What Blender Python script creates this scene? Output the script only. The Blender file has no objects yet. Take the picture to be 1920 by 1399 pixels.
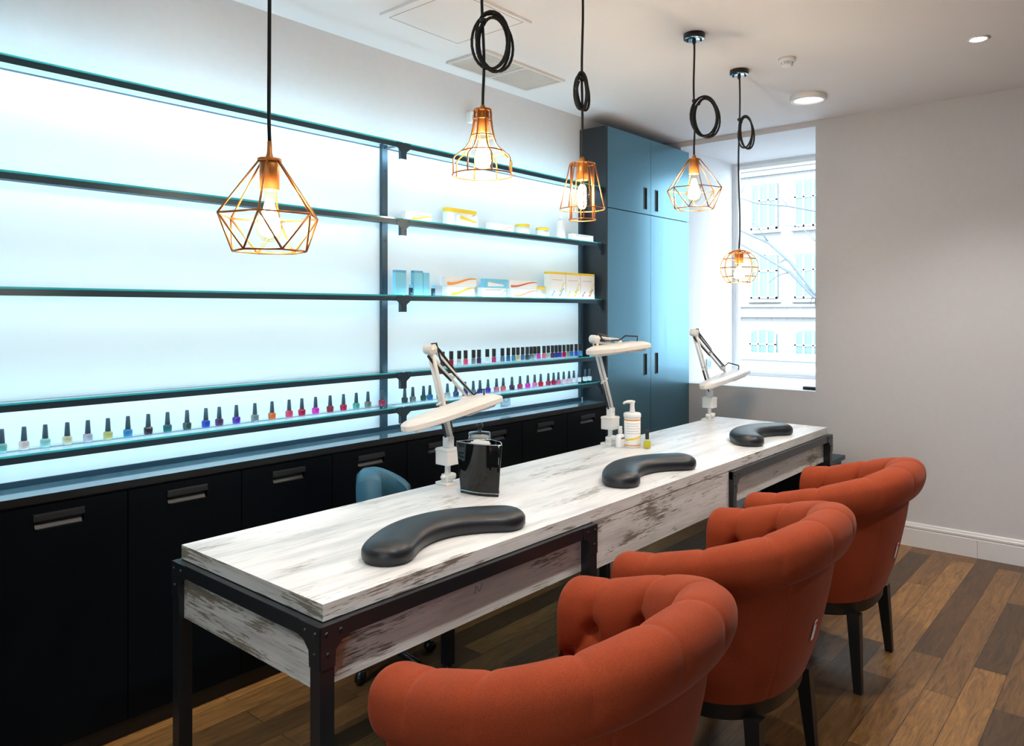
import bpy, bmesh, math, random
from math import sin, cos, pi, radians, sqrt
from mathutils import Vector, Matrix
import numpy as np

random.seed(4)
SC = bpy.context.scene
COL = SC.collection

# ------------------------------------------------------------------ helpers
class MB:
    def __init__(s):
        s.bm = bmesh.new()
    def _mi(s, faces, mi, smooth=False):
        for f in faces:
            f.material_index = mi
            f.smooth = smooth
    def box(s, lo, hi, mi=0, bevel=0.0, M=None):
        x0, y0, z0 = lo; x1, y1, z1 = hi
        t = bmesh.new()
        vs = [t.verts.new(p) for p in ((x0,y0,z0),(x1,y0,z0),(x1,y1,z0),(x0,y1,z0),(x0,y0,z1),(x1,y0,z1),(x1,y1,z1),(x0,y1,z1))]
        for f in ((0,3,2,1),(4,5,6,7),(0,1,5,4),(1,2,6,5),(2,3,7,6),(3,0,4,7)):
            t.faces.new([vs[i] for i in f])
        if bevel > 0:
            bmesh.ops.bevel(t, geom=list(t.edges), offset=bevel, segments=2, profile=0.7, affect='EDGES')
        s._merge(t, mi, M, False)
        return s
    def _merge(s, t, mi, M, smooth):
        m = {}
        for v in t.verts:
            m[v] = s.bm.verts.new(M @ v.co if M is not None else v.co)
        for f in t.faces:
            nf = s.bm.faces.new([m[v] for v in f.verts])
            nf.material_index = mi
            nf.smooth = smooth
        t.free()
    def tube(s, path, r, n=8, mi=0, closed=False, smooth=True, caps=True):
        P = [Vector(p) for p in path]
        R = list(r) if hasattr(r, '__len__') else [r]*len(P)
        k = len(P)
        rings = []
        nrm = None
        for i in range(k):
            if closed: d = P[(i+1) % k]-P[i-1]
            else: d = P[min(i+1, k-1)]-P[max(i-1, 0)]
            d.normalize()
            if nrm is None:
                nrm = d.orthogonal().normalized()
            else:
                nrm = (nrm-d*nrm.dot(d))
                if nrm.length < 1e-6: nrm = d.orthogonal()
                nrm.normalize()
            b = d.cross(nrm)
            rings.append([s.bm.verts.new(P[i]+(nrm*cos(2*pi*j/n)+b*sin(2*pi*j/n))*R[i]) for j in range(n)])
        fs = []
        for i in range(k if closed else k-1):
            A, B = rings[i], rings[(i+1) % k]
            for j in range(n):
                fs.append(s.bm.faces.new((A[j], A[(j+1) % n], B[(j+1) % n], B[j])))
        s._mi(fs, mi, smooth)
        if not closed and caps:
            s._mi([s.bm.faces.new(list(reversed(rings[0]))), s.bm.faces.new(rings[-1])], mi)
        return s
    def lathe(s, prof, n=24, c=(0,0,0), mi=0, M=None, smooth=True):
        t = bmesh.new()
        rings = []
        for r, z in prof:
            if r < 1e-6: rings.append([t.verts.new((c[0], c[1], c[2]+z))])
            else: rings.append([t.verts.new((c[0]+r*cos(2*pi*j/n), c[1]+r*sin(2*pi*j/n), c[2]+z)) for j in range(n)])
        for A, B in zip(rings[:-1], rings[1:]):
            for j in range(n):
                j2 = (j+1) % n
                if len(A) == 1 and len(B) == 1: continue
                if len(A) == 1: t.faces.new((A[0], B[j], B[j2])) if False else t.faces.new((A[0], B[j2], B[j]))
                elif len(B) == 1: t.faces.new((A[j], A[j2], B[0]))
                else: t.faces.new((A[j], A[j2], B[j2], B[j]))
        s._merge(t, mi, M, smooth)
        return s
    def prism(s, pts, z0, z1, mi=0, M=None, smooth=False, taper=1.0):
        t = bmesh.new()
        cx = sum(p[0] for p in pts)/len(pts); cy = sum(p[1] for p in pts)/len(pts)
        a = [t.verts.new((p[0], p[1], z0)) for p in pts]
        b = [t.verts.new((cx+(p[0]-cx)*taper, cy+(p[1]-cy)*taper, z1)) for p in pts]
        n = len(pts)
        t.faces.new(list(reversed(a))); t.faces.new(b)
        for i in range(n):
            t.faces.new((a[i], a[(i+1) % n], b[(i+1) % n], b[i]))
        s._merge(t, mi, M, smooth)
        return s
    def layers(s, rings, mi=0, M=None, smooth=True, cap=True):
        """rings: list of equal-length lists of 3d points"""
        t = bmesh.new()
        V = [[t.verts.new(p) for p in r] for r in rings]
        n = len(V[0])
        for A, B in zip(V[:-1], V[1:]):
            for j in range(n):
                t.faces.new((A[j], A[(j+1) % n], B[(j+1) % n], B[j]))
        if cap:
            t.faces.new(list(reversed(V[0]))); t.faces.new(V[-1])
        s._merge(t, mi, M, smooth)
        return s
    def build(s, name, mats, parent=None, loc=None, autosmooth=None):
        bmesh.ops.recalc_face_normals(s.bm, faces=s.bm.faces[:])
        me = bpy.data.meshes.new(name)
        s.bm.to_mesh(me); s.bm.free()
        for m in (mats if isinstance(mats, (list, tuple)) else [mats]):
            me.materials.append(m)
        o = bpy.data.objects.new(name, me)
        COL.objects.link(o)
        if parent is not None: o.parent = parent
        if loc is not None: o.location = loc
        if autosmooth:
            sharp = []
            bmm = bmesh.new(); bmm.from_mesh(me)
            for e in bmm.edges:
                if len(e.link_faces) == 2 and e.calc_face_angle(0) > radians(autosmooth): e.smooth = False
            for f in bmm.faces: f.smooth = True
            bmm.to_mesh(me); bmm.free()
        return o

def thing(name, label, cat, loc=(0,0,0), rz=0.0, group=None):
    o = bpy.data.objects.new(name, None)
    COL.objects.link(o)
    o.empty_display_size = 0.05
    o.location = loc; o.rotation_euler = (0,0,rz)
    o['label'] = label; o['category'] = cat
    if group: o['group'] = group
    return o
def tag(o, label, cat, group=None):
    o['label'] = label; o['category'] = cat
    if group: o['group'] = group
    return o
def struct(o, label=None):
    o['kind'] = 'structure'
    if label: o['label'] = label
    return o
def dup(root, loc, label, rz=None, group=None):
    r = root.copy(); COL.objects.link(r); r.location = loc; r['label'] = label
    if rz is not None: r.rotation_euler = (0,0,rz)
    if group: r['group'] = group
    for ch in list(root.children):
        c = ch.copy(); COL.objects.link(c); c.parent = r
        for g in list(ch.children):
            d = g.copy(); COL.objects.link(d); d.parent = c
    return r
ORD = ['zeroth','first','second','third','fourth','fifth','sixth','seventh','eighth','ninth','tenth','eleventh','twelfth','thirteenth','fourteenth','fifteenth','sixteenth','seventeenth','eighteenth','nineteenth','twentieth','twenty-first','twenty-second','twenty-third','twenty-fourth','twenty-fifth','twenty-sixth','twenty-seventh','twenty-eighth']

# ------------------------------------------------------------------ materials
def new_mat(name):
    m = bpy.data.materials.new(name); m.use_nodes = True
    nt = m.node_tree; nt.nodes.clear()
    out = nt.nodes.new('ShaderNodeOutputMaterial')
    return m, nt, out
def pbr(name, col, rough=0.5, metal=0.0, spec=0.5, coat=0.0, noise=0.0, nscale=40, bump=0.0, bscale=200, trans=0.0, ior=1.5, sheen=0.0):
    m, nt, out = new_mat(name)
    b = nt.nodes.new('ShaderNodeBsdfPrincipled')
    b.inputs['Base Color'].default_value = (*col, 1); b.inputs['Roughness'].default_value = rough
    b.inputs['Metallic'].default_value = metal; b.inputs['Specular IOR Level'].default_value = spec
    b.inputs['Coat Weight'].default_value = coat; b.inputs['IOR'].default_value = ior
    b.inputs['Transmission Weight'].default_value = trans
    b.inputs['Sheen Weight'].default_value = sheen
    tc = nt.nodes.new('ShaderNodeTexCoord')
    if noise > 0:
        n = nt.nodes.new('ShaderNodeTexNoise'); n.inputs['Scale'].default_value = nscale; n.inputs['Detail'].default_value = 4
        nt.links.new(tc.outputs['Object'], n.inputs['Vector'])
        hs = nt.nodes.new('ShaderNodeMix'); hs.data_type = 'RGBA'
        hs.inputs[6].default_value = (*[c*(1-noise) for c in col], 1); hs.inputs[7].default_value = (*[min(1, c*(1+noise)) for c in col], 1)
        nt.links.new(n.outputs['Fac'], hs.inputs[0]); nt.links.new(hs.outputs[2], b.inputs['Base Color'])
    if bump > 0:
        n = nt.nodes.new('ShaderNodeTexNoise'); n.inputs['Scale'].default_value = bscale; n.inputs['Detail'].default_value = 3
        nt.links.new(tc.outputs['Object'], n.inputs['Vector'])
        bp = nt.nodes.new('ShaderNodeBump'); bp.inputs['Strength'].default_value = bump; bp.inputs['Distance'].default_value = 0.002
        nt.links.new(n.outputs['Fac'], bp.inputs['Height']); nt.links.new(bp.outputs[0], b.inputs['Normal'])
    nt.links.new(b.outputs[0], out.inputs[0])
    return m
def emis(name, col, st):
    m, nt, out = new_mat(name)
    e = nt.nodes.new('ShaderNodeEmission'); e.inputs[0].default_value = (*col, 1); e.inputs[1].default_value = st
    nt.links.new(e.outputs[0], out.inputs[0]); return m
def thin_glass(name, tint=(1,1,1), refl=1.0, rough=0.02):
    m, nt, out = new_mat(name)
    t = nt.nodes.new('ShaderNodeBsdfTransparent'); t.inputs[0].default_value = (*tint, 1)
    g = nt.nodes.new('ShaderNodeBsdfGlossy'); g.inputs['Roughness'].default_value = rough
    fr = nt.nodes.new('ShaderNodeFresnel'); fr.inputs[0].default_value = 1.45
    mu = nt.nodes.new('ShaderNodeMath'); mu.operation = 'MULTIPLY'; mu.inputs[1].default_value = refl
    mx = nt.nodes.new('ShaderNodeMixShader')
    ge = nt.nodes.new('ShaderNodeNewGeometry'); sb = nt.nodes.new('ShaderNodeMath'); sb.operation = 'SUBTRACT'; sb.inputs[0].default_value = 1.0
    nt.links.new(ge.outputs['Backfacing'], sb.inputs[1]); m3 = nt.nodes.new('ShaderNodeMath'); m3.operation = 'MULTIPLY'
    nt.links.new(fr.outputs[0], mu.inputs[0]); nt.links.new(mu.outputs[0], m3.inputs[0]); nt.links.new(sb.outputs[0], m3.inputs[1]); nt.links.new(m3.outputs[0], mx.inputs[0])
    nt.links.new(t.outputs[0], mx.inputs[1]); nt.links.new(g.outputs[0], mx.inputs[2]); nt.links.new(mx.outputs[0], out.inputs[0])
    return m
def liquid(name, col):
    m, nt, out = new_mat(name)
    d = nt.nodes.new('ShaderNodeBsdfDiffuse'); d.inputs[0].default_value = (*col, 1)
    t = nt.nodes.new('ShaderNodeBsdfTranslucent'); t.inputs[0].default_value = (*col, 1)
    g = nt.nodes.new('ShaderNodeBsdfGlossy'); g.inputs['Roughness'].default_value = 0.1
    m1 = nt.nodes.new('ShaderNodeMixShader'); m1.inputs[0].default_value = 0.5
    m2 = nt.nodes.new('ShaderNodeMixShader'); m2.inputs[0].default_value = 0.06
    nt.links.new(d.outputs[0], m1.inputs[1]); nt.links.new(t.outputs[0], m1.inputs[2])
    nt.links.new(m1.outputs[0], m2.inputs[1]); nt.links.new(g.outputs[0], m2.inputs[2]); nt.links.new(m2.outputs[0], out.inputs[0])
    return m

def wood_worn(name, axis, dark_amount=0.5, light=(0.80,0.79,0.75), mid=(0.50,0.49,0.45), dark=(0.105,0.09,0.066), rough=0.42):
    """whitewashed worn boards, grain running along 'axis' (X or Y)"""
    m, nt, out = new_mat(name)
    N = nt.nodes.new; Lk = nt.links.new
    tc = N('ShaderNodeTexCoord')
    def noise(along, across, detail=4, rough_=0.55, off=0.0, dist=0.0):
        mp = N('ShaderNodeMapping')
        mp.inputs['Scale'].default_value = (along, across, across) if axis == 'X' else (across, along, across)
        mp.inputs['Location'].default_value = (off, off*1.7, off*0.6)
        n = N('ShaderNodeTexNoise'); n.inputs['Scale'].default_value = 1.0; n.inputs['Detail'].default_value = detail
        n.inputs['Roughness'].default_value = rough_; n.inputs['Distortion'].default_value = dist
        Lk(tc.outputs['Object'], mp.inputs['Vector']); Lk(mp.outputs[0], n.inputs['Vector'])
        return n.outputs['Fac']
    def ramp(v, a, b):
        r = N('ShaderNodeMapRange'); r.interpolation_type = 'SMOOTHSTEP'
        r.inputs['From Min'].default_value = a; r.inputs['From Max'].default_value = b
        Lk(v, r.inputs['Value']); return r.outputs[0]
    def mul(a, b):
        x = N('ShaderNodeMath'); x.operation = 'MULTIPLY'; Lk(a, x.inputs[0])
        if isinstance(b, float): x.inputs[1].default_value = b
        else: Lk(b, x.inputs[1])
        return x.outputs[0]
    def add(a, b):
        x = N('ShaderNodeMath'); x.operation = 'ADD'; Lk(a, x.inputs[0])
        if isinstance(b, float): x.inputs[1].default_value = b
        else: Lk(b, x.inputs[1])
        return x.outputs[0]
    def mix(f, a, b):
        x = N('ShaderNodeMix'); x.data_type = 'RGBA'; Lk(f, x.inputs[0])
        for i, c in ((6, a), (7, b)):
            if isinstance(c, tuple): x.inputs[i].default_value = (*c, 1)
            else: Lk(c, x.inputs[i])
        return x.outputs[2]
    tone = ramp(noise(1.3, 14, 5, 0.6, 3.1), 0.42, 0.72)
    fine = ramp(noise(5.0, 150, 3, 0.6, 1.3), 0.50, 0.70)
    c = mix(mul(tone, 0.75), light, mid)
    c = mix(mul(fine, 0.35), c, tuple(x*0.6 for x in mid))
    patch = noise(2.6, 10, 5, 0.6, 7.7, 0.4)
    streak = noise(11.0, 210, 4, 0.7, 2.2)
    hi = 0.64-0.12*dark_amount
    pm = ramp(add(mul(patch, 0.58), mul(streak, 0.42)), hi-0.015, hi+0.035)
    worn = mix(noise(20, 90, 3, 0.6, 5.0), dark, tuple(min(1, x*2.6) for x in dark))
    c = mix(mul(pm, 0.92), c, worn)
    b = N('ShaderNodeBsdfPrincipled'); Lk(c, b.inputs['Base Color']); b.inputs['Roughness'].default_value = rough
    bp = N('ShaderNodeBump'); bp.inputs['Strength'].default_value = 0.25; bp.inputs['Distance'].default_value = 0.001
    Lk(add(mul(fine, 0.5), mul(pm, 0.7)), bp.inputs['Height']); bp.invert = True
    Lk(bp.outputs[0], b.inputs['Normal'])
    Lk(b.outputs[0], out.inputs[0])
    return m

def floor_mat():
    m, nt, out = new_mat('plank_floor')
    N = nt.nodes.new; Lk = nt.links.new
    tc = N('ShaderNodeTexCoord'); sp = N('ShaderNodeSeparateXYZ'); cb = N('ShaderNodeCombineXYZ')
    Lk(tc.outputs['Object'], sp.inputs[0]); Lk(sp.outputs['Y'], cb.inputs['X']); Lk(sp.outputs['X'], cb.inputs['Y'])
    br = N('ShaderNodeTexBrick'); br.offset = 0.37; br.offset_frequency = 2
    br.inputs['Color1'].default_value = (0,0,0,1); br.inputs['Color2'].default_value = (1,1,1,1); br.inputs['Mortar'].default_value = (0.5,0.5,0.5,1)
    br.inputs['Scale'].default_value = 1.0; br.inputs['Mortar Size'].default_value = 0.0012; br.inputs['Brick Width'].default_value = 0.92; br.inputs['Row Height'].default_value = 0.118
    br.inputs['Mortar Smooth'].default_value = 0.1
    Lk(cb.outputs[0], br.inputs['Vector'])
    r1 = N('ShaderNodeValToRGB'); cr = r1.color_ramp
    cr.elements[0].position = 0.0; cr.elements[0].color = (0.050,0.026,0.009,1)
    cr.elements[1].position = 1.0; cr.elements[1].color = (0.270,0.130,0.038,1)
    e = cr.elements.new(0.35); e.color = (0.105,0.050,0.016,1)
    e = cr.elements.new(0.7); e.color = (0.180,0.085,0.025,1)
    Lk(br.outputs['Color'], r1.inputs[0])
    # grain, shifted per plank
    vm = N('ShaderNodeVectorMath'); vm.operation = 'MULTIPLY_ADD'
    vm.inputs[1].default_value = (3, 3, 3)
    Lk(br.outputs['Color'], vm.inputs[0]); Lk(cb.outputs[0], vm.inputs[2])
    mp = N('ShaderNodeMapping'); mp.inputs['Scale'].default_value = (4.5, 42, 1)
    Lk(vm.outputs[0], mp.inputs['Vector'])
    n = N('ShaderNodeTexNoise'); n.inputs['Scale'].default_value = 1.0; n.inputs['Detail'].default_value = 7; n.inputs['Distortion'].default_value = 1.6; n.inputs['Roughness'].default_value = 0.65
    Lk(mp.outputs[0], n.inputs['Vector'])
    mr = N('ShaderNodeMapRange'); mr.inputs['From Min'].default_value = 0.3; mr.inputs['From Max'].default_value = 0.7; mr.inputs['To Min'].default_value = 0.45; mr.inputs['To Max'].default_value = 1.5
    Lk(n.outputs['Fac'], mr.inputs['Value'])
    mu = N('ShaderNodeMix'); mu.data_type = 'RGBA'; mu.blend_type = 'MULTIPLY'; mu.inputs[0].default_value = 1.0
    Lk(r1.outputs[0], mu.inputs[6]); Lk(mr.outputs[0], mu.inputs[7])
    mo = N('ShaderNodeMix'); mo.data_type = 'RGBA'; mo.inputs[7].default_value = (0.01,0.007,0.004,1)
    Lk(br.outputs['Fac'], mo.inputs[0]); Lk(mu.outputs[2], mo.inputs[6])
    b = N('ShaderNodeBsdfPrincipled'); b.inputs['Roughness'].default_value = 0.36; b.inputs['Specular IOR Level'].default_value = 0.45
    Lk(mo.outputs[2], b.inputs['Base Color'])
    bp = N('ShaderNodeBump'); bp.inputs['Strength'].default_value = 0.12; bp.inputs['Distance'].default_value = 0.002
    Lk(n.outputs['Fac'], bp.inputs['Height']); Lk(bp.outputs[0], b.inputs['Normal'])
    Lk(b.outputs[0], out.inputs[0])
    return m

def brushed_door(name, col, rough, spec, tint=(1,1,1)):
    """satin lacquered board with faint vertical brush marks"""
    m, nt, out = new_mat(name)
    N = nt.nodes.new; Lk = nt.links.new
    tc = N('ShaderNodeTexCoord'); mp = N('ShaderNodeMapping'); mp.inputs['Scale'].default_value = (60, 60, 1.2)
    n = N('ShaderNodeTexNoise'); n.inputs['Scale'].default_value = 1.0; n.inputs['Detail'].default_value = 5
    Lk(tc.outputs['Object'], mp.inputs[0]); Lk(mp.outputs[0], n.inputs['Vector'])
    mr = N('ShaderNodeMapRange'); mr.inputs['To Min'].default_value = rough*0.85; mr.inputs['To Max'].default_value = rough*1.2
    Lk(n.outputs['Fac'], mr.inputs['Value'])
    b = N('ShaderNodeBsdfPrincipled'); b.inputs['Base Color'].default_value = (*col, 1)
    b.inputs['IOR'].default_value = spec; b.inputs['Specular Tint'].default_value = (*tint, 1)
    Lk(mr.outputs[0], b.inputs['Roughness'])
    bp = N('ShaderNodeBump'); bp.inputs['Strength'].default_value = 0.05; bp.inputs['Distance'].default_value = 0.001
    Lk(n.outputs['Fac'], bp.inputs['Height']); Lk(bp.outputs[0], b.inputs['Normal'])
    Lk(b.outputs[0], out.inputs[0]); return m

def fabric_mat(name, col):
    m, nt, out = new_mat(name)
    N = nt.nodes.new; Lk = nt.links.new
    tc = N('ShaderNodeTexCoord')
    n = N('ShaderNodeTexNoise'); n.inputs['Scale'].default_value = 420; n.inputs['Detail'].default_value = 2
    n2 = N('ShaderNodeTexNoise'); n2.inputs['Scale'].default_value = 9; n2.inputs['Detail'].default_value = 3
    Lk(tc.outputs['Object'], n.inputs['Vector']); Lk(tc.outputs['Object'], n2.inputs['Vector'])
    ad = N('ShaderNodeMath'); ad.operation = 'MULTIPLY_ADD'; ad.inputs[1].default_value = 0.3
    Lk(n2.outputs['Fac'], ad.inputs[0]); 
    ml = N('ShaderNodeMath'); ml.operation = 'MULTIPLY'; ml.inputs[1].default_value = 0.7; Lk(n.outputs['Fac'], ml.inputs[0]); Lk(ml.outputs[0], ad.inputs[2])
    mr = N('ShaderNodeMapRange'); mr.inputs['From Min'].default_value = 0.3; mr.inputs['From Max'].default_value = 0.7
    Lk(ad.outputs[0], mr.inputs['Value'])
    mx = N('ShaderNodeMix'); mx.data_type = 'RGBA'; mx.inputs[6].default_value = (*[c*0.72 for c in col], 1); mx.inputs[7].default_value = (*[min(1, c*1.22) for c in col], 1)
    Lk(mr.outputs[0], mx.inputs[0])
    b = N('ShaderNodeBsdfPrincipled'); b.inputs['Roughness'].default_value = 0.85; b.inputs['Specular IOR Level'].default_value = 0.2
    b.inputs['Sheen Weight'].default_value = 0.12; b.inputs['Sheen Roughness'].default_value = 0.4
    b.inputs['Sheen Tint'].default_value = (1.0, 0.55, 0.42, 1)
    Lk(mx.outputs[2], b.inputs['Base Color'])
    bp = N('ShaderNodeBump'); bp.inputs['Strength'].default_value = 0.25; bp.inputs['Distance'].default_value = 0.001
    Lk(n.outputs['Fac'], bp.inputs['Height']); Lk(bp.outputs[0], b.inputs['Normal'])
    Lk(b.outputs[0], out.inputs[0]); return m

def facade_mat():
    m, nt, out = new_mat('pale_brick_facade')
    N = nt.nodes.new; Lk = nt.links.new
    tc = N('ShaderNodeTexCoord'); sp = N('ShaderNodeSeparateXYZ'); cb = N('ShaderNodeCombineXYZ')
    Lk(tc.outputs['Object'], sp.inputs[0]); Lk(sp.outputs['X'], cb.inputs['X']); Lk(sp.outputs['Z'], cb.inputs['Y'])
    br = N('ShaderNodeTexBrick'); br.inputs['Scale'].default_value = 1.0; br.inputs['Brick Width'].default_value = 0.5; br.inputs['Row Height'].default_value = 0.16; br.inputs['Mortar Size'].default_value = 0.012
    br.inputs['Color1'].default_value = (0.25,0.247,0.243,1); br.inputs['Color2'].default_value = (0.23,0.227,0.222,1); br.inputs['Mortar'].default_value = (0.19,0.19,0.19,1)
    Lk(cb.outputs[0], br.inputs['Vector'])
    b = N('ShaderNodeBsdfDiffuse'); Lk(br.outputs['Color'], b.inputs[0]); Lk(b.outputs[0], out.inputs[0]); return m

M_wall = pbr('painted_wall', (0.62,0.61,0.63), 0.85, spec=0.2, noise=0.03, nscale=30, bump=0.06, bscale=350)
M_walldark = pbr('low_bounce_wall', (0.11,0.10,0.095), 0.85, spec=0.2)  # unseen walls made dark to cut bounce onto the chairs
M_ceil = pbr('painted_ceiling', (0.80,0.80,0.83), 0.85, spec=0.2, bump=0.03, bscale=300)
M_reveal = pbr('white_reveal', (0.66,0.66,0.68), 0.6, spec=0.3)
M_white = pbr('white_gloss_paint', (0.80,0.80,0.79), 0.35)
M_skirt = pbr('skirting_paint', (0.74,0.73,0.73), 0.4)
M_panel = pbr('white_backing_panel', (0.68,0.76,0.82), 0.55, spec=0.25)
M_black = pbr('black_satin', (0.006,0.008,0.010), 0.38)
M_blackmetal = pbr('black_metal', (0.012,0.015,0.018), 0.32, metal=0.0, spec=0.6, bump=0.03, bscale=300)
M_steel = pbr('shelf_steel', (0.025,0.060,0.090), 0.35, metal=0.4)
M_handle = pbr('handle_metal', (0.050,0.056,0.062), 0.42, metal=0.7)
M_base_door = brushed_door('black_laminate', (0.0022,0.0042,0.0065), 0.42, 1.22)
M_worktop = pbr('black_gloss_worktop', (0.070,0.120,0.155), 0.07, spec=0.5, ior=3.2)
M_tall = brushed_door('slate_lacquer', (0.026,0.066,0.088), 0.25, 3.1, (0.40,0.80,1.0))
M_tallside = brushed_door('slate_lacquer_side', (0.012,0.018,0.024), 0.4, 1.5)
M_glass = thin_glass('clear_shelf_glass', (0.90,0.975,0.98), 0.9)
M_glassedge = liquid('glass_edge', (0.05,0.42,0.44))
M_pane = thin_glass('window_pane', (0.96,0.98,0.99), 0.5)
M_clear = thin_glass('clear_bottle_glass', (0.95,0.97,0.98), 0.5, 0.03)
M_amber = thin_glass('bulb_glass', (1.0,0.92,0.76), 0.35, 0.02)
M_led = emis('led_strip', (0.58,0.86,1.0), 11.5)
M_ledtop = emis('led_strip_top', (0.55,0.84,1.0), 30)
M_copper = pbr('copper_wire', (0.46,0.175,0.042), 0.40, metal=0.6)
M_copper2 = pbr('copper_socket', (0.52,0.20,0.045), 0.42, metal=0.5)
M_bulbglow = emis('bulb_glow', (1.0,0.83,0.67), 155)
M_cord = pbr('black_cord', (0.010,0.012,0.013), 0.7, bump=0.3, bscale=900)
M_chrome = pbr('chrome', (0.55,0.66,0.72), 0.12, metal=1.0)
M_lampwhite = pbr('lamp_white', (0.80,0.79,0.77), 0.32)
M_lampcream = pbr('lamp_cream', (0.78,0.76,0.73), 0.30)
M_tubewhite = pbr('tube_white', (0.85,0.85,0.85), 0.3)
M_leather = pbr('black_leatherette', (0.007,0.010,0.014), 0.38, spec=0.5, bump=0.18, bscale=420)
M_orange = fabric_mat('rust_fabric', (0.285,0.044,0.0125))
M_blueleather = pbr('navy_leatherette', (0.045,0.17,0.27), 0.40, bump=0.1, bscale=300)
M_legwood = pbr('dark_leg', (0.008,0.007,0.006), 0.4)
M_woodtop = wood_worn('whitewashed_top', 'Y', 0.56, light=(0.82,0.82,0.82), mid=(0.47,0.495,0.51), dark=(0.17,0.16,0.14), rough=0.32)
M_woodY = wood_worn('worn_board_long', 'Y', 0.72)
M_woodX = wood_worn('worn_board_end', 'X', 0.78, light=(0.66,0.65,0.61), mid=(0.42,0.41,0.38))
M_floor = floor_mat()
M_plastic = pbr('black_gloss_plastic', (0.004,0.005,0.006), 0.06, spec=0.45)
M_paper = pbr('white_card', (0.85,0.86,0.87), 0.6)
M_red = pbr('red_print', (0.60,0.06,0.05), 0.6)
M_sw_orange = pbr('orange_print', (0.80,0.30,0.05), 0.5)
M_sw_yellow = pbr('yellow_print', (0.85,0.62,0.03), 0.5)
M_sw_red = pbr('brick_red_print', (0.62,0.14,0.07), 0.5)
M_sw_blue = pbr('blue_print', (0.10,0.42,0.72), 0.5)
M_sw_sky = pbr('sky_blue_card', (0.20,0.60,0.82), 0.5)
M_navyprint = pbr('navy_print', (0.06,0.07,0.25), 0.5)
M_greyprint = pbr('grey_print', (0.45,0.46,0.48), 0.6)
M_ink = pbr('pen_ink', (0.02,0.03,0.12), 0.6)
M_cotton = pbr('cotton', (0.82,0.74,0.64), 0.9, bump=0.3, bscale=150)
M_jarglass = thin_glass('cotton_jar_glass', (0.88,0.92,0.95), 2.5, 0.04)
M_yellowliq = liquid('yellow_oil', (0.80,0.70,0.04))
M_socketblue = pbr('grey_outlet', (0.30,0.42,0.50), 0.4)
M_lampglow = emis('downlight_glow', (1.0,0.97,0.90), 30)
M_softglow = emis('ring_lamp_glow', (0.95,0.98,1.0), 5.0)
M_grey = pbr('light_grey_plastic', (0.62,0.64,0.66), 0.4)
M_vent = pbr('vent_metal', (0.66,0.64,0.63), 0.5)
M_ventdark = pbr('vent_inside', (0.16,0.15,0.15), 0.8)
M_gap = pbr('panel_gap', (0.12,0.08,0.06), 0.8)
M_facade = facade_mat()
M_facade_trim = pbr('facade_stucco', (0.30,0.295,0.29), 0.9, spec=0.1)
M_extwin = pbr('street_window_glass', (0.10,0.19,0.22), 0.15)
M_extframe = pbr('street_window_frame', (0.45,0.47,0.48), 0.6)
M_bark = pbr('bare_bark', (0.10,0.12,0.14), 0.9)
M_street = pbr('asphalt', (0.22,0.22,0.22), 0.9)
M_awn = pbr('kiosk_white', (0.34,0.345,0.35), 0.5)
M_awnwin = pbr('kiosk_blue_window', (0.03,0.30,0.42), 0.2)

# ------------------------------------------------------------------ room shell
XW, YW, H = -2.975, 5.327, 2.815
XR, YB = 2.3, -2.6
YO = 6.32     # outside face of the thick window wall
b = MB(); b.box((XW-0.3, YB-0.3, -0.2), (XR+0.3, YO, 0.0)); fl = struct(b.build('floor', M_floor))
b = MB(); b.box((XW-0.3, YB-0.3, H), (XR+0.3, YO, H+0.25)); struct(b.build('ceiling', M_ceil))
b = MB(); b.box((XW-0.3, YB-0.3, 0), (XW, YO, H)); struct(b.build('wall_left', M_wall))
b = MB(); b.box((XR, YB-0.3, 0), (XR+0.3, YO, H)); struct(b.build('wall_right', M_walldark))
BX0, BX1, BZ0, BZ1 = 0.1, 1.7, 0.9, 2.5  # opening for the added fill window
b = MB(); b.box((XW, YB-0.3, 0), (BX0, YB, H)); b.box((BX1, YB-0.3, 0), (XR, YB, H)); b.box((BX0, YB-0.3, 0), (BX1, YB, BZ0)); b.box((BX0, YB-0.3, BZ1), (BX1, YB, H)); struct(b.build('wall_back', M_walldark))
# window wall with a deep opening
WX0, WX1, WZ0, WZ1 = -2.828, -1.800, 0.942, 2.776
b = MB()
b.box((XW, YW, 0), (WX0, YO, H)); b.box((WX1, YW, 0), (XR, YO, H))
b.box((WX0, YW, 0), (WX1, YO, WZ0)); b.box((WX0, YW, WZ1), (WX1, YO, H))
bmesh.ops.remove_doubles(b.bm, verts=b.bm.verts[:], dist=1e-5)
wf = b.build('wall_front', [M_wall, M_reveal])
for p in wf.data.polygons:
    c = p.center
    if WX0-0.01 < c.x < WX1+0.01 and WZ0-0.01 < c.z < WZ1+0.01 and abs(p.normal.y) < 0.5 and YW < c.y < YO: p.material_index = 1
struct(wf)
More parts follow.
